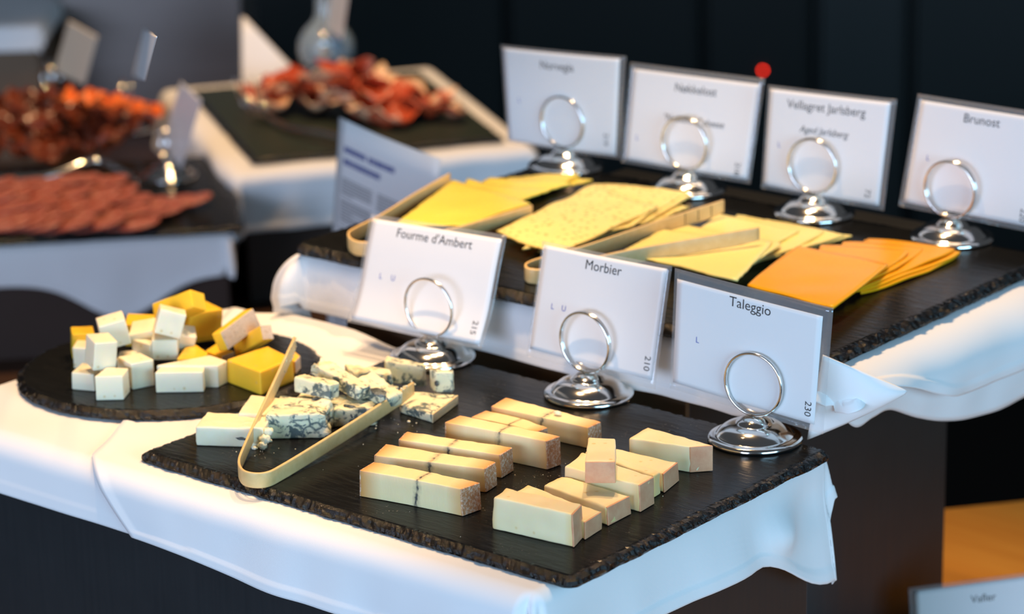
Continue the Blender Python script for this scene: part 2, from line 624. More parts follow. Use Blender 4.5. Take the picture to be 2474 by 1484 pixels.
# wooden buffet counter under the two front risers; second table under the meat risers
bc = empty('buffet_counter', (0.5, 0.4, ZF))
tag(bc, 'orange-brown oiled wooden counter under the cheese risers, seen at the lower right', 'counter')
V, F = prism([(-0.75, -0.10), (1.15, -0.10), (1.15, 2.45), (0.92, 2.15), (-0.36, 0.50), (-0.75, 0.30)], ZT - 0.04, ZT)
mk('worktop', V, F, M['wood'], bc, smooth=False)
V, F = prism([(-0.65, -0.06), (1.05, -0.06), (1.05, 2.2), (-0.40, 0.40), (-0.65, 0.25)], ZF, ZT - 0.04)
mk('body', V, F, M['dark_wood'], bc, smooth=False)
st = empty('service_table', (-1.3, 1.3, ZF))
tag(st, 'dark wooden table carrying the blurred cold meat risers at the left back', 'table')
V, F = prism([(-2.65, 1.2), (-1.45, -0.05), (-0.60, 0.22), (-0.40, 0.48), (-0.74, 1.52), (-1.20, 1.95), (-1.95, 2.32), (-2.65, 2.2)], ZT - 0.04, ZT)
mk('tabletop', V, F, M['dark_wood'], st, smooth=False)
V, F = prism([(-2.55, 1.22), (-1.45, 0.08), (-0.65, 0.32), (-0.50, 0.5), (-0.82, 1.48), (-1.25, 1.86), (-1.95, 2.22), (-2.55, 2.1)], ZF, ZT - 0.04)
mk('body', V, F, M['dark_wood'], st, smooth=False)


# ------------------------------------------------------------------ risers (dark boxes)
class Fr:
    """local frame: origin o, yaw direction ex"""

    def __init__(s, o, ex):
        s.o = np.asarray(o, float)
        ex = unit([ex[0], ex[1], 0])
        s.R = np.stack([ex, [-ex[1], ex[0], 0], [0, 0, 1]], 1)

    def w(s, L):
        return np.asarray(L, float) @ s.R.T + s.o


WORLD = Fr((0, 0, 0), (1, 0))
f3b, f3c, f3a = P(615, 385, -0.17), P(1215, 330, -0.17), P(480, 215, -0.17)
F3 = Fr(f3b, f3c - f3b)
L3, W3 = np.linalg.norm(f3c - f3b), np.linalg.norm(f3a - f3b)
f4b, f4a = P(585, 545, -0.20), P(0, 578, -0.20)
F4 = Fr(f4b, f4b - f4a)


def riser(name, fr, x0, x1, y0, y1, z0, z1, label, mat, board=None):
    root = empty(name, fr.w(((x0 + x1) / 2, (y0 + y1) / 2, z0)))
    tag(root, label, 'riser')
    b = MB().box((x0, y0, z0), (x1, y1, z1), fr.R, fr.o).mk('body', mat, root, smooth=False)
    bevel(b, 0.0015)
    if board:
        fp = MB().box((x0, y0 - 0.006, z0), (x1, y0 - 0.0002, z1 - 0.004), fr.R, fr.o).mk('front_board', M['riser_brown'], root, smooth=False)
        fp['label'] = 'brown front board'
        t = MB().box((board[0], board[2], z1), (board[1], board[3], z1 + board[4]), fr.R, fr.o).mk('top_board', M['dark_wood'], root, smooth=False)
        bevel(t, 0.002)
    return root


riser('display_riser', WORLD, -0.25, 0.417, -0.008, 0.358, ZT, -0.0122, 'low dark riser in front, under the round and rectangular slates with cheese pieces', M['riser'])
riser('display_riser', WORLD, -0.135, 0.264, 0.400, 0.832, ZT, 0.044, 'taller dark scratched riser behind, under the slate of sliced cheese', M['riser'], (-0.150, 0.405, 0.388, 0.735, 0.0085))
riser('display_riser', F3, -0.02, L3 + 0.02, -0.02, W3 + 0.05, ZT - F3.o[2], -0.0125, 'dark riser at the back under the dark slate of cured ham', M['riser_back'])
riser('display_riser', F4, -0.60, -0.02, 0.015, 0.40, ZT - F4.o[2], -0.0125, 'dark brown riser at the left under the slate of salami and dark meat', M['riser_back'])


# ------------------------------------------------------------------ draped cloths
def drape(name, label, fr, x0, x1, y0, y1, z, ovL, ovR, ovF, ovB, r=0.012, amax=1.45, group=None,
          fold=0.008, seed=0.0, nx=130, ny=110, hem=0.010, left=None, wr=0.0012, flare=0.0, bump=None, pleat=0.010, hemt=0.0013, cor=0.25, lift=None):
    """linen laid over a riser: flat on top, bending over each edge with radius r and hanging"""
    cf = lambda f, t: f(t) if callable(f) else f
    noL = (not callable(ovL)) and ovL == 0
    noR = (not callable(ovR)) and ovR == 0
    us = np.concatenate([np.linspace(-1, 0, 0 if noL else nx // 4, endpoint=False), np.linspace(0, 1, nx // 2, endpoint=False), np.linspace(1, 2, nx // 4 + 1) if not noR else np.array([1.0])])
    vs = np.concatenate([np.linspace(-1, 0, ny // 3, endpoint=False), np.linspace(0, 1, ny // 3, endpoint=False), np.linspace(1, 2, ny // 3 + 1)])
    S = np.zeros((len(us), len(vs), 3))
    for i, u in enumerate(us):
        for j, v in enumerate(vs):
            yn = y0 + (y1 - y0) * min(max(v, 0), 1)
            xl = x0
            if left:
                sy_ = (-v * cf(ovF, 0) if v < 0 else 0)
                xl = left(yn, sy_)
                xl += 0.004 * mn.noise(Vector((yn * 20, sy_ * 25, seed)))
            xn = xl + (x1 - xl) * min(max(u, 0), 1)
            sx = -(-u) * cf(ovL, yn) if u < 0 else ((u - 1) * cf(ovR, yn) if u > 1 else 0)
            sy = v * cf(ovF, xn) if v < 0 else ((v - 1) * cf(ovB, xn) if v > 1 else 0)
            ell = math.hypot(sx, sy)
            if ell > 0 and sx != 0 and sy != 0:
                k = min(1.0, max(abs(sx), abs(sy)) / ell + cor)
                ell *= k
            p = np.array([xn, yn, z])
            rr = cf(r, (xn, yn, sx, sy)) if callable(r) else r
            am = amax(xn, yn, sx, sy) if callable(amax) else amax
            if ell > 0:
                n = np.array([sx, sy]) / math.hypot(sx, sy)
                a = min(ell / rr, am)
                rest = max(0, ell - rr * am)
                out = rr * math.sin(a) + rest * math.cos(am)
                dn = rr * (1 - math.cos(a)) + rest * math.sin(am)
                q = (xn * 9 + yn * 11 + math.atan2(n[1], n[0]) * 1.1)
                hang = min(1.0, dn / 0.05)
                fo = mn.noise(Vector((q * 0.9 + seed, seed * 2.3, dn * 6))) + 0.4 * mn.noise(Vector((q * 2.4 - seed, 4 + seed, dn * 10)))
                corner = 1.0 if (sx != 0 and sy != 0) else 0.0
                fo += corner * 0.9 * math.sin(math.atan2(abs(n[1]), abs(n[0])) * 6 + seed)
                out += fold * hang * fo + flare * dn
                if bump:
                    out += bump(xn, yn, sx, sy, dn)
                if corner:
                    out += pleat * hang * math.sin(math.atan2(abs(n[1]), abs(n[0])) * 8 + seed * 2) 
                p = np.array([xn + n[0] * out, yn + n[1] * out, z - dn])
            p[2] += wr * (mn.noise(Vector((xn * 14 + seed, yn * 14, seed))) + 0.4) * (1 if ell == 0 else max(0, 1 - ell / 0.02))
            if lift:
                p[2] += lift(p[0], p[1])
            S[i, j] = p
    # hem: slightly thicker band along the free border
    du = np.gradient(S, axis=0)
    dv = np.gradient(S, axis=1)
    N = np.cross(du, dv)
    N /= np.linalg.norm(N, axis=2)[..., None] + 1e-12
    dist = np.full(S.shape[:2], 1.0)
    for i in range(len(us)):
        for ax in (0,):
            pass
    dl = np.cumsum(np.concatenate([np.zeros((1, S.shape[1])), np.linalg.norm(np.diff(S, axis=0), axis=2)]), axis=0)
    dw = np.cumsum(np.concatenate([np.zeros((S.shape[0], 1)), np.linalg.norm(np.diff(S, axis=1), axis=2)], axis=1), axis=1)
    dist = np.minimum(np.minimum(dl, dl[-1] - dl), np.minimum(dw, dw[:, -1:] - dw))
    S = S + N * np.where(dist < hem, hemt, 0.0)[..., None]
    W = fr.w(S.reshape(-1, 3)).reshape(S.shape)
    V, F = sheet(W, 0.0012)
    o = mk(name, V, F, M['linen'])
    tag(o, label, 'tablecloth', group)
    return o


def sstep(a, b, x):
    t = min(1, max(0, (x - a) / (b - a)))
    return t * t * (3 - 2 * t)


# under the round slate (lower cloth, left)
drape('linen_cloth', 'white linen cloth under the round slate, hanging at the lower left', WORLD, -0.245, 0.05, -0.0115, 0.345, -0.0110,
      0.03, 0.0, 0.058, 0.040, r=0.020, seed=1.3, fold=0.002, nx=110, ny=90, wr=0.0010, hemt=0.0004,
      lift=lambda x, y: 0.010 * sstep(0.30, 0.36, y) * sstep(-0.24, -0.16, x) * (1 - sstep(-0.10, -0.02, x)))
# under the rectangular slate (upper cloth)
drape('linen_cloth', 'white linen cloth with stitched hem under the front rectangular slate, draped over the corner', WORLD, -0.05, 0.427, -0.0145, 0.345, -0.0096,
      0.0, lambda y: 0.070 + 0.045 * sstep(0.24, 0.34, y), lambda x: 0.060 + 0.008 * sstep(0.05, 0.2, x) + 0.012 * sstep(0.3, 0.45, x), 0.045, r=lambda a: 0.012 if a[2] > 0 else 0.020, seed=3.1, fold=0.0065,
      bump=lambda x, y, sx, sy, dn: 0.013 * math.exp(-((y - 0.275) / 0.022) ** 2 - ((dn - 0.045) / 0.018) ** 2) - 0.005 * math.exp(-((y - 0.325) / 0.02) ** 2 - ((dn - 0.035) / 0.02) ** 2) if sx > 0 else 0,
      nx=150, ny=110, left=lambda y, s: -0.052 - 0.55 * y + 1.15 * s, wr=0.0004, cor=0.06, pleat=0.005)
# under the sliced cheese
def am2(x, y, sx, sy):
    return 2.05
cloth_c = drape('linen_cloth', 'white linen cloth with bulging folds under the slate of sliced cheese', WORLD, -0.160, 0.418, 0.380, 0.745, 0.0545,
      lambda y: 0.085, lambda y: 0.045 + 0.042 * sstep(0.40, 0.55, y), lambda x: 0.062 - 0.022 * sstep(0.34, 0.42, x), 0.05, r=lambda a: 0.030 if a[2] < 0 else (0.044 if a[2] > 0 else 0.016), amax=lambda x, y, sx, sy: 1.9 if sx < 0 else (2.0 if sx > 0 else 1.5),
      seed=5.7, fold=0.010, nx=150, ny=110, wr=0.0005, cor=0.15)
# the part of that cloth folded under on the right, and its corner turned outward
def onX(u, v, x):
    d = ray(u, v)
    return CAM + d * ((x - CAM[0]) / d[0])
bot = smoothline([onX(*q, 0.432) for q in ((2045, 1010), (2085, 1036), (2120, 1010), (2160, 992), (2230, 1012), (2300, 1020), (2390, 1002), (2474, 962), (2600, 880))], 60)
S = np.zeros((60, 18, 3))
for i in range(60):
    y = bot[i][1]
    for j in range(18):
        t = j / 17
        x = 0.424 + 0.012 * math.sin(t * 2.6) + 0.007 * mn.noise(Vector((y * 16, t * 1.2, 3.3))) * (0.4 + t)
        S[i, j] = (x, y, 0.045 + (bot[i][2] - 0.045) * t)
V, F = sheet(S, 0.0012)
mk('folded_under_layer', V, F, M['linen'], cloth_c)
ca_, cb_, cc_, cd_ = onX(1988, 858, 0.440), onX(2192, 945, 0.486), onX(2186, 952, 0.485), onX(1950, 1062, 0.415)
u, v = np.meshgrid(np.linspace(0, 1, 24), np.linspace(0, 1, 16), indexing='ij')
S = bil([cd_, cc_, cb_, ca_], u, v)
S[..., 0] += 0.014 * np.sin(u * math.pi) * np.sin(v * math.pi * 0.9 + 0.2)
V, F = sheet(S, 0.0014)
mk('turned_corner', V, F, M['linen'], cloth_c)
drape('linen_cloth', 'white linen cloth under the cured ham slate, sharp corner hanging at the near left', F3, -0.025, L3 + 0.025, -0.025, W3 + 0.055, -0.0108,
      0.10, 0.09, 0.09, 0.05, r=0.018, seed=8.2, fold=0.012, nx=90, ny=75, wr=0.001)
drape('linen_cloth', 'white linen cloth hanging in a pointed corner below the salami slate at the left', F4, -0.605, -0.022, 0.010, 0.405, -0.0108,
      0.04, 0.014, lambda x: 0.060 + 0.05 * math.exp(-((x + 0.16) / 0.07) ** 2), 0.05, r=0.015, seed=11.4, fold=0.010, nx=110, ny=75, wr=0.001)


# ------------------------------------------------------------------ slate boards
def resample(poly, step):
    out = []
    n = len(poly)
    for i in range(n):
        a, b = np.array(poly[i]), np.array(poly[(i + 1) % n])
        k = max(1, int(np.linalg.norm(b - a) / step))
        for t in range(k):
            out.append(a + (b - a) * t / k)
    return np.array(out)


def slate(name, label, fr, outline, th, rough=0.0026, step=0.0022, seed=0.0, cat='slate board', mat='slate'):
    pts = resample(outline, step)
    n = len(pts)
    T = np.roll(pts, -1, 0) - np.roll(pts, 1, 0)
    Nn = np.stack([T[:, 1], -T[:, 0]], 1)
    Nn /= np.linalg.norm(Nn, axis=1)[:, None]
    rings = []
    spec = [(-0.0062, 0, 0), (-0.0052, 0, 0), (-0.0030, -0.03, 0.55), (-0.0004, -0.20, 1.0), (0.0016, -0.42, 1.25), (0.0030, -0.66, 1.25), (0.0026, -0.88, 1.0), (-0.001, -1.0, 0.6)]
    for k, (off, zz, am) in enumerate(spec):
        R_ = []
        for i in range(n):
            p = pts[i]
            big = mn.noise(Vector((p[0] * 45 + seed, p[1] * 45, seed)))
            j1 = mn.noise(Vector((p[0] * 230 + seed, p[1] * 230, k * 0.9 + seed)))
            j2 = mn.noise(Vector((p[0] * 520 + seed, p[1] * 520, k * 2.3 - seed)))
            d = off + am * (rough * (0.55 * j1 + 0.35 * j2) + rough * 0.6 * big)
            dz = am * 0.10 * th * (j2 + j1) if 0 < k < 7 else 0
            q = p + Nn[i] * d
            R_.append((q[0], q[1], th * zz + (dz if k > 1 else 0)))
        rings.append(R_)
    V = fr.w(np.array(rings).reshape(-1, 3))
    m = len(spec)
    F = []
    fm = []
    for k in range(m - 1):
        for i in range(n):
            i2 = (i + 1) % n
            F.append((k * n + i, (k + 1) * n + i, (k + 1) * n + i2, k * n + i2))
            fm.append(0 if k < 2 else 1)
    F.append(tuple(range(n)))
    fm.append(0)
    F.append(tuple(range((m - 1) * n, m * n))[::-1])
    fm.append(1)
    o = mk(name, V, F, None, smooth=False, mats=[M[mat], M['slate_edge']], fmat=fm, frame=fr.R)
    # area of a positive outline is wound counter-clockwise; keep normals outward
    bm = bmesh.new()
    bm.from_mesh(o.data)
    bmesh.ops.recalc_face_normals(bm, faces=bm.faces)
    bm.to_mesh(o.data)
    bm.free()
    tag(o, label, cat)
    return o


def rrect(x0, x1, y0, y1, r, n=6):
    out = []
    for cx, cy, a0 in ((x1 - r, y0 + r, -90), (x1 - r, y1 - r, 0), (x0 + r, y1 - r, 90), (x0 + r, y0 + r, 180)):
        for k in range(n + 1):
            a = math.radians(a0 + 90 * k / n)
            out.append((cx + r * math.cos(a), cy + r * math.sin(a)))
    return out


slate('slate_board', 'rectangular black slate board in front with soft cheese pieces and bamboo tongs', WORLD, rrect(0, 0.45, 0, 0.3375, 0.0072), 0.0090, seed=2.0)
rc = P(412, 884, 0.0)
ring = [(rc[0] + (0.1335 - 0.011 * abs(math.cos(a - math.atan2(RT[1], RT[0]) - math.pi / 2)) ** 2) * math.cos(a), rc[1] + (0.1335 - 0.011 * abs(math.cos(a - math.atan2(RT[1], RT[0]) - math.pi / 2)) ** 2) * math.sin(a)) for a in np.linspace(0, 2 * np.pi, 60, endpoint=False)]
slate('slate_board', 'round black slate board at the left with white and yellow cheese cubes', WORLD, ring, 0.0090, seed=4.0)
Z2 = 0.067
slate('slate_board', 'large rectangular slate board on the higher riser with sliced cheese', Fr((0, 0, Z2), (1, 0)), rrect(-0.166, 0.428, 0.360, 0.735, 0.008), 0.0115, seed=6.0, step=0.0028, rough=0.0026)
slate('slate_board', 'blurred dark green slate at the back with cured ham', F3, rrect(0, L3, 0, W3, 0.007), 0.009, seed=8.0, step=0.006, mat='slate_green')
slate('slate_board', 'blurred grey slate at the left with salami and dark cured meat', F4, rrect(-0.62, 0, 0, 0.385, 0.007), 0.010, seed=9.0, step=0.006)


# ------------------------------------------------------------------ blocks of cheese
def coords1(h, r, n):
    rho = min(0.95, r / h)
    mid = np.linspace(-(1 - rho), 1 - rho, n)
    return np.concatenate([[-1, -1 + 0.3 * rho, -1 + 0.62 * rho], mid, [1 - 0.62 * rho, 1 - 0.3 * rho, 1]])


def block_geo(C, r=0.0012, step=0.0045, amp=0.0003, freq=140, seed=0.0, torn=None, bend=0.0):
    """C: dict corner->xyz. torn: list of (axis, sign, amplitude) ends that are broken rather than cut"""
    c = {k: np.asarray(v, float) for k, v in C.items()}
    dx = np.linalg.norm((c['C'] + c['D'] - c['A'] - c['B'])) / 4
    dy = np.linalg.norm((c['A'] + c['D'] - c['B'] - c['C'])) / 4
    dz = np.linalg.norm((c['A'] + c['B'] + c['C'] + c['D'] - c['a'] - c['b'] - c['c'] - c['d'])) / 8
    H = np.array([dx, dy, dz])
    r = min(r, 0.8 * H.min())
    cs = [coords1(h, r, max(3, int(2 * h / step))) for h in H]
    idx = {}
    V, F = [], []

    def vid(p):
        key = tuple(np.round(p, 6))
        if key not in idx:
            idx[key] = len(V)
            V.append(p)
        return idx[key]
    for ax in range(3):
        o1, o2 = [(1, 2), (2, 0), (0, 1)][ax]
        for s in (-1, 1):
            g1, g2 = cs[o1], cs[o2]
            ids = np.zeros((len(g1), len(g2)), int)
            for i, a in enumerate(g1):
                for j, b in enumerate(g2):
                    p = np.zeros(3)
                    p[ax], p[o1], p[o2] = s, a, b
                    ids[i, j] = vid(p)
            for i in range(len(g1) - 1):
                for j in range(len(g2) - 1):
                    f = (ids[i, j], ids[i + 1, j], ids[i + 1, j + 1], ids[i, j + 1])
                    F.append(f if s > 0 else f[::-1])
    Q = np.array(V)
    q = Q * H
    core = np.clip(q, -(H - r), H - r)
    d = q - core
    nl = np.linalg.norm(d, axis=1)[:, None]
    nrm = d / (nl + 1e-9)
    q = core + r * nrm
    t = q / H
    X, Y, Z = t[:, 0:1], t[:, 1:2], t[:, 2:3]
    W = np.zeros_like(t)
    for k, (sx, sy, sz) in dict(A=(-1, 1, 1), B=(-1, -1, 1), C=(1, -1, 1), D=(1, 1, 1), a=(-1, 1, -1), b=(-1, -1, -1), c=(1, -1, -1), d=(1, 1, -1)).items():
        W += (1 + sx * X) * (1 + sy * Y) * (1 + sz * Z) / 8 * c[k]
    ex = unit(c['C'] + c['D'] - c['A'] - c['B'])
    ez = unit(np.cross(ex, c['A'] + c['D'] - c['B'] - c['C']))
    ey = np.cross(ez, ex)
    Rm = np.stack([ex, ey, ez], 1)
    nw = nrm @ Rm.T
    for i in range(len(W)):
        p = W[i]
        low = 0.25 if Z[i, 0] < -0.9 else 1.0
        a = amp
        k = freq
        if torn:
            for (axis, sg, ta) in torn:
                e = t[i, axis] * sg
                if e > 0.35:
                    a += ta * min(1, (e - 0.35) / 0.55)
        n1 = fnoise(p, k, seed, 3)
        n2 = mn.noise(Vector((p[0] * 430 + seed, p[1] * 430, p[2] * 430)))
        n3 = mn.noise(Vector((p[0] * 45 + seed, p[1] * 45, p[2] * 45 - seed)))
        W[i] = p + nw[i] * low * (a * (0.6 * n1 + 0.9 * n3) + min(a, 0.0012) * 0.35 * n2) + ey * bend * (1 - X[i, 0] ** 2)
    W[:, 2] = np.maximum(W[:, 2], min(float(c[k][2]) for k in 'abcd'))
    return W, F, Rm, H


def block(name, label, cat, C, mat, group=None, rinds=(), rind_mat=None, **k):
    W, F, Rm, H = block_geo(C, **k)
    cc = np.mean([np.asarray(C[x]) for x in 'abcd'], 0)
    o = mk(name, W, F, mat, origin=cc, frame=Rm)
    tag(o, label, cat, group)
    for (ax, s) in rinds:
        t = 0.00055
        lo, hi = [-1.0, -1.0, -1.0], [1.0, 1.0, 1.0]
        lo[ax], hi[ax] = (1 - 0.0012 / H[ax], 1 + t / H[ax]) if s > 0 else (-1 - t / H[ax], -1 + 0.0012 / H[ax])
        CC = {}
        for key, sg in dict(A=(-1, 1, 1), B=(-1, -1, 1), C=(1, -1, 1), D=(1, 1, 1), a=(-1, 1, -1), b=(-1, -1, -1), c=(1, -1, -1), d=(1, 1, -1)).items():
            u = [(lo[i] if sg[i] < 0 else hi[i]) * (0.985 if i != ax else 1) for i in range(3)]
            X, Y, Z = u
            CC[key] = sum((1 + sx * X) * (1 + sy * Y) * (1 + sz * Z) / 8 * np.asarray(C[kk], float) for kk, (sx, sy, sz) in dict(A=(-1, 1, 1), B=(-1, -1, 1), C=(1, -1, 1), D=(1, 1, 1), a=(-1, 1, -1), b=(-1, -1, -1), c=(1, -1, -1), d=(1, 1, -1)).items())
        rk = dict(k)
        rk.pop('torn', None)
        rk.pop('bend', None)
        rk.update(r=0.0006, amp=0.0004, freq=260)
        W2, F2, R2, H2 = block_geo(CC, **rk)
        mk('rind', W2, F2, rind_mat, o, origin=cc, frame=Rm)
    return o


def top4(fl, fr_, br, bl, h, z0=0.0, draft=0.0):
    """corners from the photographed top face of a piece of height h standing at z0"""
    T = {'B': P(*fl, z0 + h), 'C': P(*fr_, z0 + h), 'D': P(*br, z0 + h), 'A': P(*bl, z0 + h)}
    cen = np.mean(list(T.values()), 0)
    C = dict(T)
    for k in 'ABCD':
        v = T[k].copy()
        v[:2] += (v[:2] - cen[:2]) * draft
        v[2] = z0 + 0.0002
        C[k.lower()] = v
    return C


def rod(w_):
    w_ = np.asarray(w_, float)
    t = np.linalg.norm(w_) + 1e-12
    k = w_ / t
    K = np.array([[0, -k[2], k[1]], [k[2], 0, -k[0]], [-k[1], k[0], 0]])
    return np.eye(3) + math.sin(t) * K + (1 - math.cos(t)) * K @ K


def boxc(c, w_, dims):
    R = rod(w_)
    return {k: np.asarray(c) + R @ (np.array(s) * np.asarray(dims) / 2) for k, s in
            dict(A=(-1, 1, 1), B=(-1, -1, 1), C=(1, -1, 1), D=(1, 1, 1), a=(-1, 1, -1), b=(-1, -1, -1), c=(1, -1, -1), d=(1, 1, -1)).items()}


GM = 'grey-lined cheese bars on the front slate'
mb = [
    ('front bar of the grey-lined cheese, whitish front face and white-bloomed rind end', (869, 1136), (1113, 1182), (1159, 1166), (904, 1116), 0.0225),
    ('second bar of the grey-lined cheese from the front, just behind the whitish front bar', (905, 1100), (1170, 1133), (1197, 1116), (934, 1073), 0.0200),
    ('third bar of the grey-lined cheese from the front, cross-hatched pale rind end', (964, 1062), (1208, 1099), (1237, 1081), (984, 1043), 0.0200),
    ('tall bar of the grey-lined cheese with dark orange rind end, fourth from the front', (1075, 1020), (1318, 1066), (1352, 1054), (1112, 1004), 0.0245),
    ('low thin bar of the grey-lined cheese tucked behind the tall fourth bar', (1139, 1008), (1292, 1044), (1322, 1033), (1175, 991), 0.0160),
    ('rearmost grey-lined cheese bar, white crumb on top, nearest the middle card stand', (1188, 982), (1420, 1033), (1451, 1019), (1223, 961), 0.0185),
]
for i, (lab, a, b, c, d, h) in enumerate(mb):
    block('cheese_bar', lab, 'cheese', top4(a, b, c, d, h, draft=0.015), M['morbier'], GM, rinds=((0, 1), (0, -1)), rind_mat=M['morbier_rind'], seed=i * 3.1, amp=0.0007, freq=90, r=0.0010, bend=[0.0012, 0.0005, 0.0006, 0.0010, 0.0030, 0.0006][i])

GT = 'soft pink-rind cheese pieces on the front slate'
tl = [
    ('pale chunky piece of soft cheese nearest the front corner of the slate', (1190, 1201), (1382, 1243), (1405, 1218), (1223, 1178), 0.0265, ((0, 1),), 0.03),
    ('low piece of soft cheese mostly hidden behind the pale front chunk', (1235, 1196), (1412, 1262), (1453, 1236), (1276, 1172), 0.0145, ((0, 1),), 0.0),
    ('flat wide piece of soft cheese in shadow, in front of the tall pink-rind bar', (1312, 1171), (1466, 1226), (1521, 1198), (1356, 1149), 0.0150, ((0, 1),), 0.03),
    ('tall pink-rind bar of soft cheese carrying the small piece on top', (1364, 1127), (1544, 1172), (1578, 1152), (1407, 1093), 0.0225, ((0, 1),), 0.02),
    ('narrow whitish slice of soft cheese pressed behind the tall pink-rind bar', (1412, 1092), (1580, 1150), (1596, 1140), (1430, 1082), 0.0190, (), 0.0),
    ('low bar of soft cheese with pink rind behind the whitish narrow slice', (1452, 1098), (1602, 1145), (1637, 1116), (1489, 1085), 0.0160, ((0, 1),), 0.03),
    ('separate soft cheese piece at the right back beside the rightmost card stand', (1518, 1058), (1667, 1080), (1722, 1076), (1565, 1031), 0.0220, ((0, 1),), 0.0),
]
for i, (lab, a, b, c, d, h, rn, dr) in enumerate(tl):
    block('cheese_piece', lab, 'cheese', top4(a, b, c, d, h, draft=dr), M['taleggio'], GT, rinds=rn, rind_mat=M['taleggio_rind'], seed=40 + i * 2.7, amp=0.0010, freq=75, r=0.0018)
block('cheese_piece', 'small soft cheese piece lying on top of the tall bar, pink rind facing forward', 'cheese',
      top4((1413, 1116), (1487, 1116), (1487, 1059), (1421, 1056), 0.0175, 0.0228, 0.02), M['taleggio'], GT, rinds=((1, -1),), rind_mat=M['taleggio_rind'], seed=77, amp=0.0007, freq=80, r=0.0014)

# ---- white cubes on the round slate
GW = 'white cheese cubes on the round slate'


def A_(x, y):
    return (x / 4.9467 + 160, y / 4.9467 + 690)


def B_(x, y):
    return (x / 5.708 + 350, y / 5.708 + 690)


def C_(x, y):
    return (x / 5.623 + 690, y / 5.623 + 840)


def cube(lab, C, i, mat='goat', group=GW, **k):
    kk = dict(seed=100 + i * 1.9, amp=0.0003, freq=60, r=0.0012)
    kk.update(k)
    return block('cheese_cube' if mat == 'goat' else 'cheese_chunk', lab, 'cheese', C, M[mat], group, **kk)


cube('white cube nearest the camera on the round slate, one small hole in its front', top4(A_(335, 1085), A_(672, 1078), A_(745, 985), A_(480, 975), 0.0225), 0)
cube('low white cube at the left front of the round slate, under the tilted cube', top4(A_(62, 1038), A_(330, 1062), A_(420, 950), A_(190, 918), 0.0160, draft=0.03), 1)
cube('tall tilted white cube leaning on the two front cubes', boxc([-0.1453, 0.0919, 0.034], [0.029, 0.142, 1.167], [0.0209, 0.0235, 0.0259]), 2)
cube('white cube tipped on its edge at the upper left of the pile', boxc([-0.1668, 0.1271, 0.040], [-0.974, 0.747, -5.173], [0.0243, 0.022, 0.0242]), 3)
cube('topmost white cube tilted forward in the middle of the pile', boxc([-0.1312, 0.1625, 0.046], [-0.206, 0.256, 0.824], [0.0237, 0.0218, 0.0226]), 4)
cube('white cube under the topmost tilted one', boxc([-0.1356, 0.1593, 0.0230], [0.02, 0.04, 0.738], [0.0232, 0.0218, 0.0190]), 5)
cube('white block right of the front cube, grainy spot near its edge', top4(A_(775, 935), A_(1045, 882), A_(880, 800), A_(615, 850), 0.0245), 6)
cube('wide white block in the middle front with two specks', top4(B_(135, 1200), B_(800, 1190), B_(845, 1085), B_(240, 1100), 0.0190), 7)
cube('long white block behind the wide middle front block', top4(B_(150, 1100), B_(1000, 1105), B_(1130, 1040), B_(900, 958), 0.0205), 8)
cube('white cube at the far left, partly hidden by the tilted cube', top4(A_(72, 742), A_(300, 750), A_(330, 650), A_(130, 650), 0.0200), 9)
cube('cream block lying in the middle behind the grainy block', top4(A_(600, 880), A_(800, 830), A_(880, 770), A_(640, 780), 0.0180), 10)
cube('cream bar slanting between the upper left cube and the middle cube', top4(A_(780, 640), A_(1010, 710), A_(1040, 660), A_(800, 590), 0.0280, 0.0), 11)
cube('small cream wedge at the right of the topmost cube', boxc(P(442, 818, 0.024) , (0.2, 0.35, 0.9), (0.020, 0.018, 0.018)), 12)
cube('cream block peeping out left of the topmost cube', boxc(P(352, 812, 0.027), (0.35, -0.1, 0.6), (0.022, 0.022, 0.022)), 13)

GY = 'yellow hard cheese chunks on the round slate'


def ych(lab, C, i, rinds=(), **k):
    return cube(lab, C, 30 + i, 'yellow', GY, rinds=rinds, rind_mat=M['yellow_rind'], **k)


ych('long yellow bar on top of the pile behind the topmost white cube', boxc([-0.146, 0.1887, 0.0498], [1.127, -0.193, 0.508], [0.0435, 0.0169, 0.021]), 0)
ych('tall yellow block at the back under the long top bar', boxc([-0.1668, 0.2292, 0.0215], [-0.03, 0.10, 1.35], [0.0359, 0.0296, 0.0290]), 1)
ych('yellow slab tilted up at the right back, grey rind face to the camera', boxc([-0.0983, 0.2112, 0.0319], [-0.069, -0.395, 1.659], [0.0497, 0.0114, 0.0174]), 2, ((1, -1),))
ych('yellow slab leaning under the rind-faced one', boxc([-0.0887, 0.2224, 0.0200], [1.284, -0.54, 0.301], [0.0474, 0.0136, 0.0114]), 3, ((0, 1),))
ych('large yellow block at the right front of the round slate', top4(B_(1120, 1015), B_(1590, 1190), B_(2045, 1000), B_(1700, 830), 0.0220, draft=0.02), 4, r=0.002)
ych('small yellow piece with rind behind the large right front block', top4(B_(1960, 1000), B_(2070, 1050), B_(2145, 965), B_(2030, 880), 0.0120), 5, ((0, 1),))
ych('yellow triangular chunk right of the white cube column', top4(B_(440, 1010), B_(800, 1010), B_(870, 930), B_(620, 755), 0.0190), 6)
ych('flat yellow piece with brown rind edge in the middle right', top4(B_(830, 900), B_(1060, 980), B_(1235, 910), B_(990, 795), 0.0130), 7, ((0, 1),))
ych('orange-yellow piece behind the cream block at the back left', boxc(P(340, 798, 0.022), (0.1, 0.1, 0.7), (0.026, 0.024, 0.022)), 8)
ych('yellow piece behind the far left white cube', boxc(P(200, 828, 0.014), (0, 0.05, 0.9), (0.020, 0.022, 0.024)), 9)

# ---- blue cheese
GB = 'blue cheese pieces on the front slate'


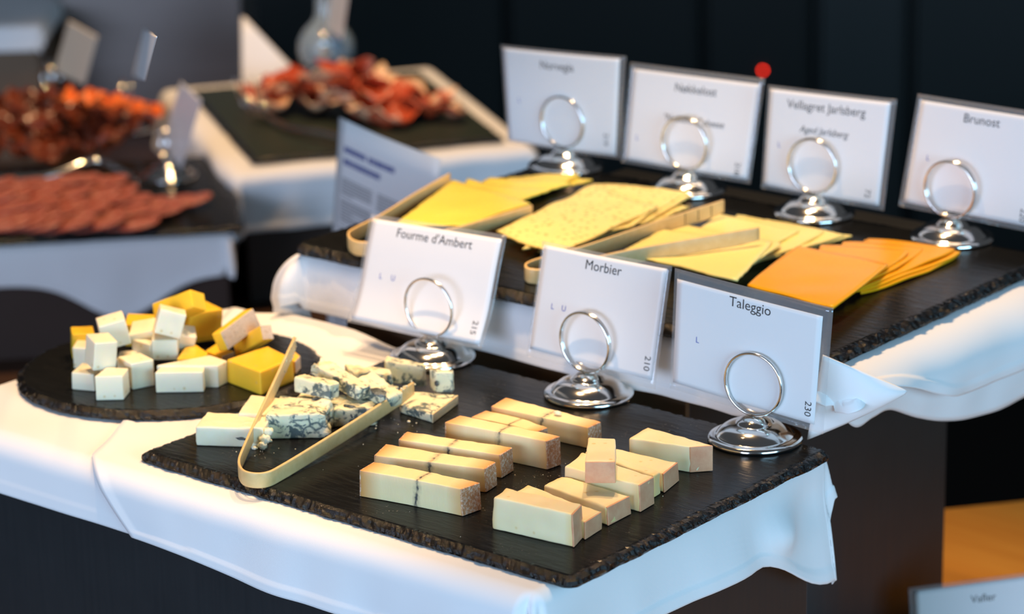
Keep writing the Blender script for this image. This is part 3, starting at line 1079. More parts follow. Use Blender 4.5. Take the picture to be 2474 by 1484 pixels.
def blue(lab, C, i, mat='blue', **k):
    kk = dict(seed=200 + i * 3.3, amp=0.0015, freq=120, r=0.0018, step=0.0022)
    kk.update(k)
    return block('blue_cheese_piece', lab, 'cheese', C, M[mat], GB, **kk)


blue('smooth blue cheese piece with crumbled end at the front left, under the tong arm', top4((472, 1031), (636, 1036), (655, 1003), (500, 994), 0.0170, draft=0.02), 0, 'blue_plain', amp=0.0006, torn=((0, 1, 0.0032),))
blue('large blue cheese wedge with deep blue hollow at its right end', top4((640, 1003), (790, 1000), (795, 968), (676, 952), 0.0215, draft=0.02), 1, amp=0.0010, torn=((0, 1, 0.0045),))
blue('flat pale blue cheese piece behind the tong arm at the left', top4((574, 998), (640, 1002), (690, 962), (606, 953), 0.0195), 2, 'blue_plain', amp=0.0005)
blue('veined blue cheese stick lying across the large wedge', boxc([0.0645, 0.1432, 0.0295], [-0.10, -0.009, 0.081], [0.039, 0.0136, 0.0131]), 3)
blue('yellowish blue cheese slab under the veined stick', top4((700, 975), (800, 992), (840, 955), (735, 945), 0.0170), 4, amp=0.0014)
blue('blue cheese block with dark holes, behind the middle of the tong arm', top4((806, 990), (905, 985), (915, 965), (825, 955), 0.0160, draft=0.03), 5, amp=0.0022)
blue('long pale blue cheese stick sloping down to the right in the middle of the heap', boxc([0.0652, 0.1708, 0.0290], [0.019, 0.16, -0.10], [0.0645, 0.0150, 0.0115]), 6, torn=((0, -1, 0.004),))
blue('grey-rinded end piece continuing the long pale stick', boxc(P(915, 945, 0.022), (0.1, 0.25, -0.12), (0.040, 0.020, 0.012)), 7, amp=0.0016)
blue('crumbly blue-green piece at the back of the heap', top4(C_(870, 320), C_(1425, 370), C_(1420, 300), C_(800, 215), 0.0160, 0.006), 8, amp=0.0022, torn=((1, -1, 0.002),))
blue('pale block of blue cheese with yellow end against the left card stand', top4(C_(1335, 180), C_(1860, 250), C_(1910, 225), C_(1370, 95), 0.0200, 0.004), 9, 'blue', amp=0.0006)
blue('standing cube of blue cheese on the flat slab right of the heap', top4(C_(2035, 330), C_(2270, 335), C_(2285, 290), C_(1945, 285), 0.0190, 0.0085), 10, amp=0.0008)
blue('flat slab of blue cheese with orange-tan rind on its right side', top4(C_(1540, 760), C_(1990, 905), C_(2340, 640), C_(1745, 590), 0.0085), 11, amp=0.0008, rinds=((0, 1),), rind_mat=M['blue_rind'])
blue('dark veined piece under the crumbly one, in shadow', top4(C_(930, 420), C_(1420, 560), C_(1560, 520), C_(1000, 330), 0.0080), 12, amp=0.0015)

mp = NT('blue_grey_mould')
mp.set(color=mp.mix(mp.ramp(mp.noise(160, 4, 0.7), [(0.4, (0, 0, 0)), (0.65, (1, 1, 1))]), (0.022, 0.030, 0.032), (0.17, 0.20, 0.20)), rough=0.8)
mp.bump(mp.noise(300, 3), 0.5, 0.001)
M['mould'] = mp.m
si = bmesh.new()
bmesh.ops.create_icosphere(si, subdivisions=3, radius=1)
SV = np.array([v.co[:] for v in si.verts])
SF = [[v.index for v in f.verts] for f in si.faces]
si.free()


def pocket(owner, px, z, size, yaw=0.0, mat='mould', name='mould_pocket', seed=0.0):
    p = P(*px, z)
    ca, sa = math.cos(yaw), math.sin(yaw)
    V = SV * np.asarray(size)
    V = np.stack([V[:, 0] * ca - V[:, 1] * sa, V[:, 0] * sa + V[:, 1] * ca, V[:, 2]], 1)
    V = V * np.array([1 + 0.35 * mn.noise(Vector(v * 2.2) + Vector((seed, seed, 0))) for v in SV])[:, None] + p
    V[:, 2] = np.maximum(V[:, 2], 0.0004)
    mk(name, V, SF, M[mat], owner)


BP = {o['label']: o for o in bpy.data.objects if o.name.startswith('blue_cheese_piece')}
bw = next(o for l, o in BP.items() if l.startswith('large blue cheese wedge'))
pocket(bw, (772, 973), 0.0195, (0.0085, 0.0035, 0.0045), 0.1, seed=1)
pocket(bw, (740, 1012), 0.013, (0.0055, 0.0015, 0.0028), 0.3, seed=2)
pocket(bw, (783, 1012), 0.012, (0.0050, 0.0055, 0.0045), 0.2, seed=3)
pocket(bw, (790, 1030), 0.008, (0.0035, 0.0028, 0.0026), 0.2, 'blue_plain', 'crumbled_lump', 4)
pocket(bw, (772, 1008), 0.014, (0.0026, 0.0022, 0.0020), 0.2, 'blue_plain', 'crumbled_lump', 5)
bd = next(o for l, o in BP.items() if 'dark holes' in l)
pocket(bd, (838, 1004), 0.009, (0.0070, 0.0026, 0.0042), 0.1, seed=6)
pocket(bd, (845, 985), 0.015, (0.0068, 0.0022, 0.0024), 0.1, seed=7)
br = next(o for l, o in BP.items() if l.startswith('grey-rinded'))
pocket(br, (914, 948), 0.0265, (0.012, 0.0055, 0.0016), -0.5, seed=8)
bq = next(o for l, o in BP.items() if l.startswith('standing cube'))
pocket(bq, (1055, 927), 0.017, (0.0022, 0.0012, 0.0024), 0.0, seed=9)
bs = next(o for l, o in BP.items() if l.startswith('smooth blue cheese piece'))
pocket(bs, (640, 1062), 0.008, (0.0048, 0.0040, 0.0042), 0.2, 'blue_plain', 'crumbled_lump', 10)
pocket(bs, (648, 1044), 0.013, (0.0042, 0.0038, 0.0038), 0.2, 'blue_plain', 'crumbled_lump', 11)
pocket(bs, (634, 1076), 0.004, (0.0040, 0.0032, 0.0034), 0.2, 'blue_plain', 'crumbled_lump', 12)
pocket(bs, (588, 1060), 0.008, (0.0060, 0.0011, 0.0014), 0.5, 'mould', 'mould_pocket', 13)

# crumbs: nobody could count them
cb = MB()
ico = bmesh.new()
bmesh.ops.create_icosphere(ico, subdivisions=1, radius=1)
IV = np.array([v.co[:] for v in ico.verts])
IF = [[v.index for v in f.verts] for f in ico.faces]
ico.free()
for (u, v, su, sv, n) in ((635, 1085, 30, 9, 26), (960, 1030, 50, 14, 14), (1300, 1110, 120, 50, 20), (800, 1080, 110, 35, 12), (1100, 1240, 240, 60, 8), (1640, 1190, 120, 40, 8)):
    for _ in range(n):
        p = P(rng.normal(u, su), rng.normal(v, sv), 0.0)
        if 0.006 < p[0] < 0.44 and 0.006 < p[1] < 0.33:
            s = abs(rng.normal(0.0002, 0.0003)) + 0.0002
            s = min(s, 0.0016)
            cb.add(IV * s * rng.uniform(0.6, 1.3, 3) + p + np.array([0, 0, s * 0.5]), IF)
for (u, v, s) in ((988, 1021, 0.0016), (614, 1086, 0.0026), (632, 1081, 0.0030), (652, 1068, 0.0024)):
    p = P(u, v, 0.0)
    W = IV * s * np.array([1.2, 0.8, 0.7]) + p + np.array([0, 0, s * 0.5])
    cb.add(W, IF)
tag(cb.mk('cheese_crumbs', M['blue_plain'], smooth=False), 'tiny white cheese crumbs scattered over the front slate', 'crumbs', kind='stuff')
pc = PP(1347, 1001, (0.24, 0.26, 0.0195), np.array([0, 0, 1.0]))
W = IV * np.array([0.0045, 0.0028, 0.002]) + pc + np.array([0, 0, 0.0012])
tag(mk('cheese_crumb', W, IF, M['blue_plain']), 'white crumb lying on the rearmost grey-lined bar', 'crumb')


# ------------------------------------------------------------------ bamboo tongs
def tongs(label, pts, hh, th=0.0021, groove=None, n=150, name='bamboo_tongs'):
    """pts: top-edge centre line from tip to tip; hh: strip height"""
    L = smoothline(pts, n)
    T = np.gradient(L, axis=0)
    T[:, 2] = 0
    T /= np.linalg.norm(T, axis=1)[:, None]
    Nn = np.stack([T[:, 1], -T[:, 0], 0 * T[:, 0]], 1)
    prof = [(-1, 0), (-1, -0.08), (-1, -0.92), (-0.7, -1), (0.7, -1), (1, -0.92), (1, -0.08), (0.7, 0.03), (-0.7, 0.03)]
    V = []
    for i in range(n):
        t = i / (n - 1)
        e = min(t, 1 - t) * n
        k = 0.86 + 0.14 * min(1, e / 4)
        for a, b in prof:
            d = 0
            V.append(L[i] + Nn[i] * a * th / 2 + np.array([0, 0, b * hh * k]))
    m = len(prof)
    F = grid_faces(n, m, closed_v=True) + [tuple(range(m)), tuple(range((n - 1) * m, n * m))[::-1]]
    o = mk(name, V, F, M['bamboo'])
    bm = bmesh.new()
    bm.from_mesh(o.data)
    bmesh.ops.recalc_face_normals(bm, faces=bm.faces)
    bm.to_mesh(o.data)
    bm.free()
    tag(o, label, 'tongs', 'bamboo tongs on the cheese slates')
    return o, L


HB = 0.0125
def arc_pts(a, b, c, n=7):
    a, b, c = map(np.asarray, (a, b, c))
    return [a * (1 - t) ** 2 + 2 * b * t * (1 - t) + c * t * t for t in np.linspace(0, 1, n)]
def frontz(u, v, z):
    return P(u, v, z)
p_tip1 = P(711, 815, 0.0475)
tp = [p_tip1, P(660, 925, 0.033), P(615, 1020, 0.0195), P(588, 1080, 0.0137), P(577, 1112, HB + 0.0003), P(585, 1134, HB + 0.0003), P(610, 1143, HB + 0.0003), P(645, 1141, HB + 0.0003), P(680, 1124, HB + 0.0004), P(760, 1076, 0.0145), P(880, 1001, 0.019), P(998, 924, 0.0240)]
to, TL_ = tongs('bamboo tongs on the front slate, arms spread over the blue cheese', tp, HB)
sm = MB()
for i in range(46):
    t = rng.uniform(0, 0.05)
    k = TL_[int(t * 149)] + np.array([rng.normal(0.0007, 0.0008), rng.normal(0, 0.0007), -rng.uniform(0, HB)])
    sm.add(IV * rng.uniform(0.0005, 0.0013, 3) + k, IF)
    if i % 4 == 0:
        k = TL_[149 - int(rng.uniform(0, 0.03) * 149)] + np.array([rng.normal(-0.001, 0.001), rng.normal(0, 0.0008), -rng.uniform(-0.001, 0.002)])
        sm.add(IV * rng.uniform(0.0006, 0.0014, 3) + k, IF)
s_ = sm.mk('cheese_smear', M['blue'], to)
s_['label'] = 'blue cheese stuck to the tips'
s_['kind'] = 'stuff'
za = Z2 + 0.0145
tongs('bamboo tongs around the yellow slices at the left of the high slate', [P(1086, 419, za + 0.007), P(1000, 469, za + 0.004), P(925, 516, za + 0.001), P(862, 548, za), P(842, 562, za), P(850, 578, za), P(880, 585, za), P(960, 582, za), P(1110, 547, za + 0.002), P(1285, 496, za + 0.004)], 0.0135)
tb, LB = tongs('bamboo tongs gripping the pale yellow slices in the middle of the high slate', [P(1748, 484, za + 0.013), P(1590, 534, za + 0.010), P(1425, 590, za + 0.005), P(1310, 622, za), P(1276, 634, za), P(1270, 643, za), P(1285, 650, za), P(1330, 647, za), P(1500, 608, za + 0.008), P(1670, 578, za + 0.014), P(1834, 550, za + 0.017)], 0.0135)
gb = MB()
for k in (3, 6, 9):
    q = LB[k]
    gb.box((-0.0004, -0.0002, -0.0115), (0.0004, 0.0002, -0.001), np.stack([unit(LB[k + 1] - LB[k]), np.cross([0, 0, 1], unit(LB[k + 1] - LB[k])), [0, 0, 1]], 1), q + np.cross([0, 0, 1], unit(LB[k + 1] - LB[k])) * 0.00115)
    gb.box((-0.0004, -0.0002, -0.0115), (0.0004, 0.0002, -0.001), np.stack([unit(LB[k + 1] - LB[k]), np.cross([0, 0, 1], unit(LB[k + 1] - LB[k])), [0, 0, 1]], 1), q - np.cross([0, 0, 1], unit(LB[k + 1] - LB[k])) * 0.00115)
gb.mk('grip_grooves', M['dark_wood'], tb, smooth=False)


# ------------------------------------------------------------------ sliced cheese
def slice_(name, label, group, mat, c4, thick=0.0019, wave=0.0012, seed=0.0, n=22, ragged=0.0, round_=0.0):
    """c4: world corners front-left, front-right, back-right, back-left (mid-surface)"""
    u, v = np.meshgrid(np.linspace(0, 1, n), np.linspace(0, 1, n), indexing='ij')
    if round_ > 0:
        a, b = u * 2 - 1, v * 2 - 1
        k = round_
        a2 = a * np.sqrt(np.maximum(0, 1 - k * b * b / 2))
        b2 = b * np.sqrt(np.maximum(0, 1 - k * a * a / 2))
        u, v = (a2 + 1) / 2, (b2 + 1) / 2
    S = bil(c4, u, v)
    for i in range(n):
        for j in range(n):
            p = S[i, j]
            S[i, j, 2] += wave * (mn.noise(Vector((p[0] * 26 + seed, p[1] * 26, seed))) + 0.35)
            if ragged and (i in (0, n - 1) or j in (0, n - 1)):
                S[i, j, :2] += ragged * np.array([mn.noise(Vector((i * 0.9, j * 0.9, seed))), mn.noise(Vector((i * 0.8, j * 1.1, seed + 9)))])
    V, F = sheet(S, thick)
    o = mk(name, V, F, mat)
    tag(o, label, 'cheese slice', group)
    return o


def pile(kind, mat, top, n, dz, shift, label, group, z0, wave=0.0012, ragged=0.0, round_=0.0, toplabel=None, jit=0.002):
    """top: four photographed corners (fl, fr, br, bl) of the uppermost slice; lower ones shift step by step"""
    for k in range(n):            # k=0 lowest
        z = z0 + 0.0012 + dz * k
        zt = z0 + 0.0012 + dz * (n - 1)
        c = [P(*q, zt) for q in top]
        off = np.array([shift[0], shift[1], 0]) * (n - 1 - k)
        c = [q + off + np.array([rng.normal(0, jit), rng.normal(0, jit), 0]) for q in c]
        for q in c:
            q[2] = z
        # each slice leans on the one before it
        lab = label[k] if isinstance(label, (list, tuple)) else label
        slice_('cheese_slice', lab, group, mat, c, wave=wave, seed=len(bpy.data.objects) * 0.37, ragged=ragged, round_=round_)


GA = 'yellow cheese slices at the left of the high slate'
la = ['lowest yellow slice, fanned out rightward below the leftmost back-row card stand', 'second lowest yellow slice in the left fan', 'yellow slice in the middle of the left fan, torn edge', 'second yellow slice from the top of the left fan', 'topmost yellow slice between the arms of the left bamboo tongs']
tops = [[(1180, 500), (1330, 462), (1431, 436), (1270, 424)], [(1150, 508), (1310, 468), (1400, 424), (1230, 428)], [(1100, 516), (1280, 478), (1380, 446), (1180, 432)], [(1030, 526), (1225, 494), (1330, 466), (1130, 436)], [(950, 546), (1118, 548), (1282, 494), (1095, 438)]]
for k in range(5):
    z = Z2 + 0.0016 + 0.0026 * k
    slice_('cheese_slice', la[k], GA, M['slice_yellow'], [P(*q, z + (0.004 if (k < 3 and i == 2) else 0)) for i, q in enumerate(tops[k])], wave=0.003 if k < 4 else 0.0015, seed=k * 2.1, ragged=0.003 if k < 4 else 0.0008)
GN = 'speckled spiced cheese slices on the high slate'
ln = ['lowest speckled cheese slice of its fan', 'second lowest speckled slice', 'second speckled slice from the top', 'topmost speckled spiced slice beside the middle bamboo tongs']
tops = [[(1380, 596), (1560, 540), (1672, 458), (1500, 458)], [(1350, 602), (1520, 552), (1660, 470), (1470, 460)], [(1320, 606), (1480, 566), (1640, 482), (1440, 456)], [(1222, 592), (1380, 612), (1560, 512), (1415, 462)]]
tops = [[(1330, 612), (1590, 535), (1664, 500), (1440, 455)], [(1300, 612), (1560, 540), (1668, 478), (1430, 453)], [(1262, 606), (1520, 552), (1672, 460), (1432, 450)], [(1201, 562), (1335, 618), (1590, 505), (1425, 452)]]
for k in range(4):
    z = Z2 + 0.0016 + 0.0026 * k
    slice_('cheese_slice', ln[k], GN, M['slice_spiced'], [P(*q, z) for q in tops[k]], wave=0.0026, seed=20 + k * 2.1, ragged=0.0022)
GJ = 'pale cheese slices in the middle of the high slate'
lj = ['lowest pale slice at the far right tip of its fan', 'second lowest pale slice', 'third lowest pale slice, back edge showing', 'pale slice under the tong arm', 'second pale slice from the top', 'topmost pale slice above the right front card']
tops = [[(1800, 640), (1960, 602), (2058, 572), (1900, 545)], [(1770, 652), (1940, 604), (2040, 570), (1850, 532)], [(1740, 660), (1925, 600), (1990, 562), (1780, 522)], [(1600, 625), (1840, 610), (1930, 560), (1735, 520)], [(1560, 622), (1800, 655), (1890, 590), (1640, 545)], [(1500, 612), (1780, 680), (1866, 588), (1600, 558)]]
for k in range(6):
    z = Z2 + 0.0016 + 0.0024 * k
    slice_('cheese_slice', lj[k], GJ, M['slice_pale'], [P(*q, z) for q in tops[k]], wave=0.0016, seed=40 + k * 2.1, ragged=0.0012)
GO = 'caramel-brown cheese slices at the right of the high slate'
lo_ = ['lowest caramel-brown slice lying flat at the far right', 'second lowest caramel-brown slice, rounded end toward the right card stand', 'third caramel-brown slice from below', 'caramel-brown slice in the middle of the fan', 'second caramel-brown slice from the top', 'topmost caramel-brown slice, nearest the right front card']
tops = [[(2070, 720), (2250, 655), (2332, 612), (2110, 582)], [(2060, 715), (2240, 648), (2334, 612), (2080, 576)], [(2030, 720), (2200, 650), (2320, 605), (2090, 572)], [(2000, 725), (2170, 648), (2240, 600), (2030, 583)], [(1950, 735), (2150, 645), (2205, 608), (1975, 590)], [(1800, 692), (2015, 748), (2152, 640), (1925, 596)]]
for k in range(6):
    z = Z2 + 0.0018 + 0.0024 * k
    slice_('cheese_slice', lo_[k], GO, M['slice_brown'], [P(*q, z) for q in tops[k]], wave=0.0010, seed=60 + k * 2.1, ragged=0.0, round_=0.30 if k < 5 else 0.14)


# ------------------------------------------------------------------ card stands and cards
def text_mesh(s, size, shear=0.0):
    c = bpy.data.curves.new('txt', 'FONT')
    c.body, c.size, c.align_x, c.align_y, c.shear = s, size, 'CENTER', 'CENTER', shear
    c.resolution_u = 3
    o = bpy.data.objects.new('txt', c)
    COL.objects.link(o)
    dg = bpy.context.evaluated_depsgraph_get()
    me = bpy.data.meshes.new_from_object(o.evaluated_get(dg))
    V = np.array([v.co[:] for v in me.vertices]) if len(me.vertices) else np.zeros((0, 3))
    F = [list(p.vertices) for p in me.polygons]
    bpy.data.objects.remove(o)
    bpy.data.curves.remove(c)
    bpy.data.meshes.remove(me)
    return V, F


RB = 0.0392


def stand(label, c, nrm, lean, group='steel ring card stands', scale=1.0, turns=3, ringyaw=0.0):
    """domed round base with a wire ring on top; nrm = horizontal unit vector the card faces"""
    c = np.asarray(c, float)
    root = empty('card_stand', c)
    tag(root, label, 'card stand', group)
    R = RB * scale
    prof = [(0.0, 0.0004), (0.96, 0.0004), (0.995, 0.03), (1.0, 0.07), (0.985, 0.12), (0.95, 0.15), (0.90, 0.165), (0.86, 0.168), (0.835, 0.172), (0.815, 0.20), (0.77, 0.265), (0.71, 0.33), (0.64, 0.385), (0.56, 0.425), (0.48, 0.445), (0.42, 0.452), (0.395, 0.46), (0.375, 0.50), (0.32, 0.555), (0.24, 0.61), (0.13, 0.645), (0.0, 0.65)]
    V, F = lathe([(a * R, b * R * 0.85) for a, b in prof], 64, c)
    mk('base', V, F, M['chrome'], root)
    up = np.array([0, 0, 1.0])
    ca, sa = math.cos(ringyaw), math.sin(ringyaw)
    n = np.array([nrm[0] * ca - nrm[1] * sa, nrm[0] * sa + nrm[1] * ca, 0])
    s = np.array([-n[1], n[0], 0])       # along the card, left to right seen from the front
    rr = 0.0264 * scale
    zc = c + up * (0.553 * R + rr + 0.0012)
    wire = 0.0012
    # front coil: a few close turns, then one turn behind the card leaning back with it
    a = np.linspace(-math.pi / 2, -math.pi / 2 + 2 * math.pi * turns, 60 * turns + 1)
    off = np.linspace(0.0024 + 0.0019 * (turns - 1), 0.0022, len(a))
    pts = zc + np.outer(np.cos(a) * rr, s) + np.outer(np.sin(a) * rr, up) + np.outer(off, n)
    stem = np.linspace(c + up * 0.52 * R, pts[0], 5)[:-1]
    V, F = tube(np.vstack([stem, pts]), wire, 8)
    mk('ring', V, F, M['chrome_wire'], root)
    a = np.linspace(-math.pi / 2, 1.5 * math.pi, 61)
    h = np.sin(a) * rr + rr
    pts = zc + np.outer(np.cos(a) * rr, s) + np.outer(np.sin(a) * rr, up) - np.outer(0.0024 + h * math.tan(max(lean, 0)), n)
    V, F = tube(pts, wire, 8, cap=False)
    mk('ring', V, F, M['chrome_wire'], root)
    return root


def card(label, c, nrm, lean, q, texts=(), inset=(0.004, 0.004, 0.004, 0.004), bow=0.0, curl=0.0, paper='paper', film=True, group='laminated name cards', zb=0.0225, cat='card', n=24):
    """q: photographed outer corners TL,TR,BR,BL, projected on a plane through the stand leaning back by `lean`"""
    c = np.asarray(c, float)
    nn = np.array([nrm[0] * math.cos(lean), nrm[1] * math.cos(lean), math.sin(lean)])
    p0 = c + np.array([0, 0, zb])
    TLc, TRc, BRc, BLc = [PP(*x, p0, nn) for x in q]
    root = empty('name_card', (BLc + BRc) / 2)
    tag(root, label, cat, group)
    W, H = np.linalg.norm(TRc - TLc), np.linalg.norm(BLc - TLc)

    def surf(u, v, d=0.0):
        b = bil([TLc, TRc, BRc, BLc], u, v)
        k = (4 * u * (1 - u) * bow + (np.clip(v - 0.55, 0, 1) / 0.45) ** 2 * curl + np.clip(0.35 - v, 0, 1) ** 2 * -curl * 2)
        return b + np.asarray(k + d)[..., None] * nn

    def patch(u0, u1, v0, v1, d, th):
        u, v = np.meshgrid(np.linspace(u0, u1, n), np.linspace(v1, v0, n), indexing='ij')
        return sheet(surf(u, v, d), th)
    l, r_, t, b = inset
    V, F = patch(l / W, 1 - r_ / W, t / H, 1 - b / H, 0.0, 0.00035)
    sheet_o = mk('paper', V, F, M[paper], root)
    if film:
        V, F = patch(0, 1, 0, 1, -0.00045, 0.0003)
        o = mk('laminate_sleeve', V, F, M['film'], root)
        o['label'] = 'clear laminate border'

    def uvof(px):
        x = PP(*px, p0, nn)
        A = np.stack([(TRc - TLc + BRc - BLc) / 2, (BLc - TLc + BRc - TRc) / 2, nn], 1)
        return np.linalg.solve(A, x - (TLc + TRc + BRc + BLc) / 4)[:2] + 0.5
    for (nm, s, px, size, mat, rot, shear) in texts:
        V, F = text_mesh(s, size, shear)
        cu, cv = uvof(px)
        if rot:
            V = np.stack([V[:, 1], -V[:, 0], V[:, 2]], 1)
        u = cu + V[:, 0] / W
        v = cv - V[:, 1] / H
        S = surf(u, v, 0.00032)
        o = mk(nm, S, F, M[mat], sheet_o, smooth=False, origin=(TLc + BRc) / 2)
    return root, surf, W, H


N0 = np.array([0, -1.0, 0])


def yawn(deg):
    a = math.radians(deg)
    return np.array([math.sin(a), -math.cos(a), 0])


SZ = 0.0118


def std(head, hp, lets, num, np_, sub=None, sp=None, ink='ink'):
    t = [('heading', head, hp, SZ, ink, 0, 0)]
    if sub:
        t.append(('subheading', sub, sp, 0.0092, ink, 0, 0.25))
    for s, q in lets:
        t.append(('letter', s, q, 0.0072, 'blue_ink', 0, 0))
    if num:
        t.append(('number', num, np_, 0.0085, ink, 1, 0))
    return t


specs = [
    # centre px, z, lean, yaw, corners, texts, inset(l,r,t,b), labels
    ((1045, 868), 0, 20, 3, ((893, 516), (1222, 568), (1172, 846), (847, 779)), std("Fourme d'Ambert", (1049, 578), [('L', (921, 668)), ('U', (951, 673))], '215', (1150, 792)), (0.004, 0.004, 0.004, 0.004),
     'steel ring stand behind the blue cheese, left of the front three', 'white card with blue L and U, leftmost of the front three, behind the blue cheese', 0.001, 0.006, 2),
    ((1423, 956), 0, 12, 0, ((1310, 582), (1623, 643), (1582, 942), (1271, 860)), std('Morbier', (1461, 648), [('L', (1337, 741)), ('U', (1365, 746))], '210', (1564, 877)), (0.003, 0.004, 0.003, 0.007),
     'steel ring stand with wide coil behind the grey-lined cheese bars, middle of the front three', 'white laminated card behind the grey-lined bars with number 210', 0.002, 0.0, 3),
    ((1824, 1064), 0, 3, 5, ((1630, 648), (2013, 745), (1988, 1050), (1618, 938)), std('Taleggio', (1814, 740), [('L', (1686, 822))], '230', (1953, 987)), (0.003, 0.0085, 0.0085, 0.006),
     'steel ring stand at the right corner of the front slate', 'bluish laminated card with number 230 at the right corner of the front slate', 0.001, 0.0, 2),
    ((1367, 406), Z2, -1, 2, ((1209, 108), (1512, 136), (1500, 385), (1225, 345)), std('Norvegia', (1348, 160), [('L', (1256, 242))], '219', (1468, 336)), (0.003, 0.007, 0.003, 0.003),
     'steel ring stand at the left end of the back row behind yellow slices', 'white card at the left end of the back row, above the yellow slices', 0.002, 0.0, 3),
    ((1660, 461), Z2, 11, 2, ((1522, 150), (1848, 190), (1812, 445), (1500, 392)), std('Nøkkelost', (1682, 218), [('L', (1539, 333))], '218', (1783, 408), '"Nøkkelost" cheese', (1676, 293)), (0.005, 0.005, 0.006, 0.004),
     'steel ring stand second from the left in the back row', 'white card with two lines of text second from the left in the back row', 0.001, 0.0, 3),
    ((1967, 519), Z2, 6, 3, ((1855, 205), (2167, 240), (2135, 510), (1838, 455)), std('Vellagret Jarlsberg', (1997, 262), [('L', (1883, 350))], '72', (2098, 466), 'Aged Jarlsberg', (1991, 319)), (0.003, 0.006, 0.0035, 0.004),
     'steel ring stand third from the left in the back row, behind the pale slices', 'white card with two lines of text third from the left in the back row', 0.001, 0.0, 3),
    ((2300, 578), Z2, 9, 1, ((2217, 226), (2568, 280), (2530, 570), (2170, 498)), std('Brunost', (2373, 292), [('L', (2243, 382))], '220', (2470, 520)), (0.005, 0.005, 0.0055, 0.005),
     'steel ring stand at the right of the back row behind the caramel-brown slices', 'white card cut off by the right edge, above the caramel-brown slices', 0.001, 0.0, 4),
]
for (cp, z, lean, yaw, q, tx, ins, l1, l2, bow, curl, turns) in specs:
    c = P(*cp, z)
    nrm = yawn(yaw)
    stand(l1, c, nrm, math.radians(lean), turns=turns)
    card(l2, c, nrm, math.radians(lean), q, tx, ins, bow, curl)

# pencil-like marks printed on the clear border are left to the film; low right card with its own holder
cv = PD(2420, 1560, 2.74)
cv[2] = ZT
vh = empty('card_holder', cv)
tag(vh, 'dark-edged clear card holder standing on the wooden counter at the lower right corner', 'card holder')
nv = unit(unit(CAM - cv) * np.array([1, 1, 0]) + 0.25 * np.array([-RT[0], -RT[1], 0]))
root, surf, W_, H_ = card('pale blue-white card at the bottom right corner, cut off by the frame', cv, nv, math.radians(10), ((2194, 1421), (2600, 1368), (2622, 1668), (2212, 1728)),
                          [('heading', 'Vafler', (2376, 1446), 0.0105, 'ink', 0, 0)], (0.005, 0.005, 0.004, 0.004), zb=0.01, film=True)
bl = [surf(np.array(u), np.array(1.0), 0) for u in (0.0, 1.0)]
zlow = min(bl[0][2], bl[1][2])
ex = unit((bl[1] - bl[0]) * np.array([1, 1, 0]))
Rh = np.stack([ex, np.cross([0, 0, 1], ex), [0, 0, 1]], 1)
mid = (bl[0] + bl[1]) / 2
bevel(MB().box((-0.07, -0.018, ZT), (0.07, 0.018, max(ZT + 0.012, zlow + 0.006)), Rh, (mid[0], mid[1], 0)).mk('foot', M['black'], vh, smooth=False), 0.002)

# ------------------------------------------------------------------ leaflet behind the risers
def facing(r, t):
    """horizontal direction with r along the picture and t toward the camera; returns (along, normal toward camera)"""
    d = unit(RT * r - FW * t)
    n = np.array([d[1], -d[0], 0])
    if np.dot(n, -FW) < 0:
        n = -n
    return d, n


p0 = PD(860, 560, 3.22)
d, n = facing(0.62, 0.70)
TLc = PP(820, 283, p0, n)
TRc = PP(1065, 384, p0, n)
HL = 0.270
BLc = PP(787, 850, p0, n)
BRc = BLc + (TRc - TLc)
lf = empty('leaflet', (BLc + BRc) / 2)
tag(lf, 'standing white leaflet with blue heading and grey columns of small print behind the sliced cheese', 'leaflet')


def lpatch(u0, u1, v0, v1, dd, th, nn_=12):
    u, v = np.meshgrid(np.linspace(u0, u1, nn_), np.linspace(v1, v0, nn_), indexing='ij')
    S = bil([TLc, TRc, BRc, BLc], u, v) + n * dd + (np.sin(u * math.pi) * 0.004)[..., None] * n
    return sheet(S, th)


V, F = lpatch(0, 1, 0, 1, 0, 0.0006)
lp_ = mk('paper', V, F, M['paper'], lf)
hb = MB()
for (u0, u1, v) in ((0.08, 0.31, 0.115), (0.34, 0.60, 0.115), (0.08, 0.47, 0.165)):
    k = u0
    while k < u1:
        e = min(u1, k + rng.uniform(0.018, 0.03))
        V, F = lpatch(k, e, v - 0.011, v + 0.013, 0.0006, 0.0002, 4)
        hb.add(V, F)
        k = e + 0.008
hb.mk('heading', M['navy_ink'], lp_, smooth=False)
for (u0, u1) in ((0.07, 0.40), (0.45, 0.93)):
    tb_ = MB()
    v = 0.235
    row = 0
    while v < 0.97:
        e = u1 if row % 6 != 5 else u0 + (u1 - u0) * 0.4
        V, F = lpatch(u0, e, v, v + 0.0065, 0.0006, 0.0002, 5)
        if row % 9 != 6:
            tb_.add(V, F)
        v += 0.0125
        row += 1
    tb_.mk('text_column', M['grey_ink'], lp_, smooth=False)
ex = unit((BRc - BLc) * np.array([1, 1, 0]))
Rh = np.stack([ex, np.cross([0, 0, 1], ex), [0, 0, 1]], 1)
mid = (BLc + BRc) / 2
hs = empty('leaflet_stand', (mid[0], mid[1], ZT))
tag(hs, 'black block stand holding the white leaflet upright behind the front cloth', 'stand')
zb_ = float(min(BLc[2], BRc[2]))
bevel(MB().box((-0.055, -0.025, ZT), (0.055, 0.025, zb_ + 0.002), Rh, (mid[0], mid[1], 0)).mk('block', M['black'], hs, smooth=False), 0.003)


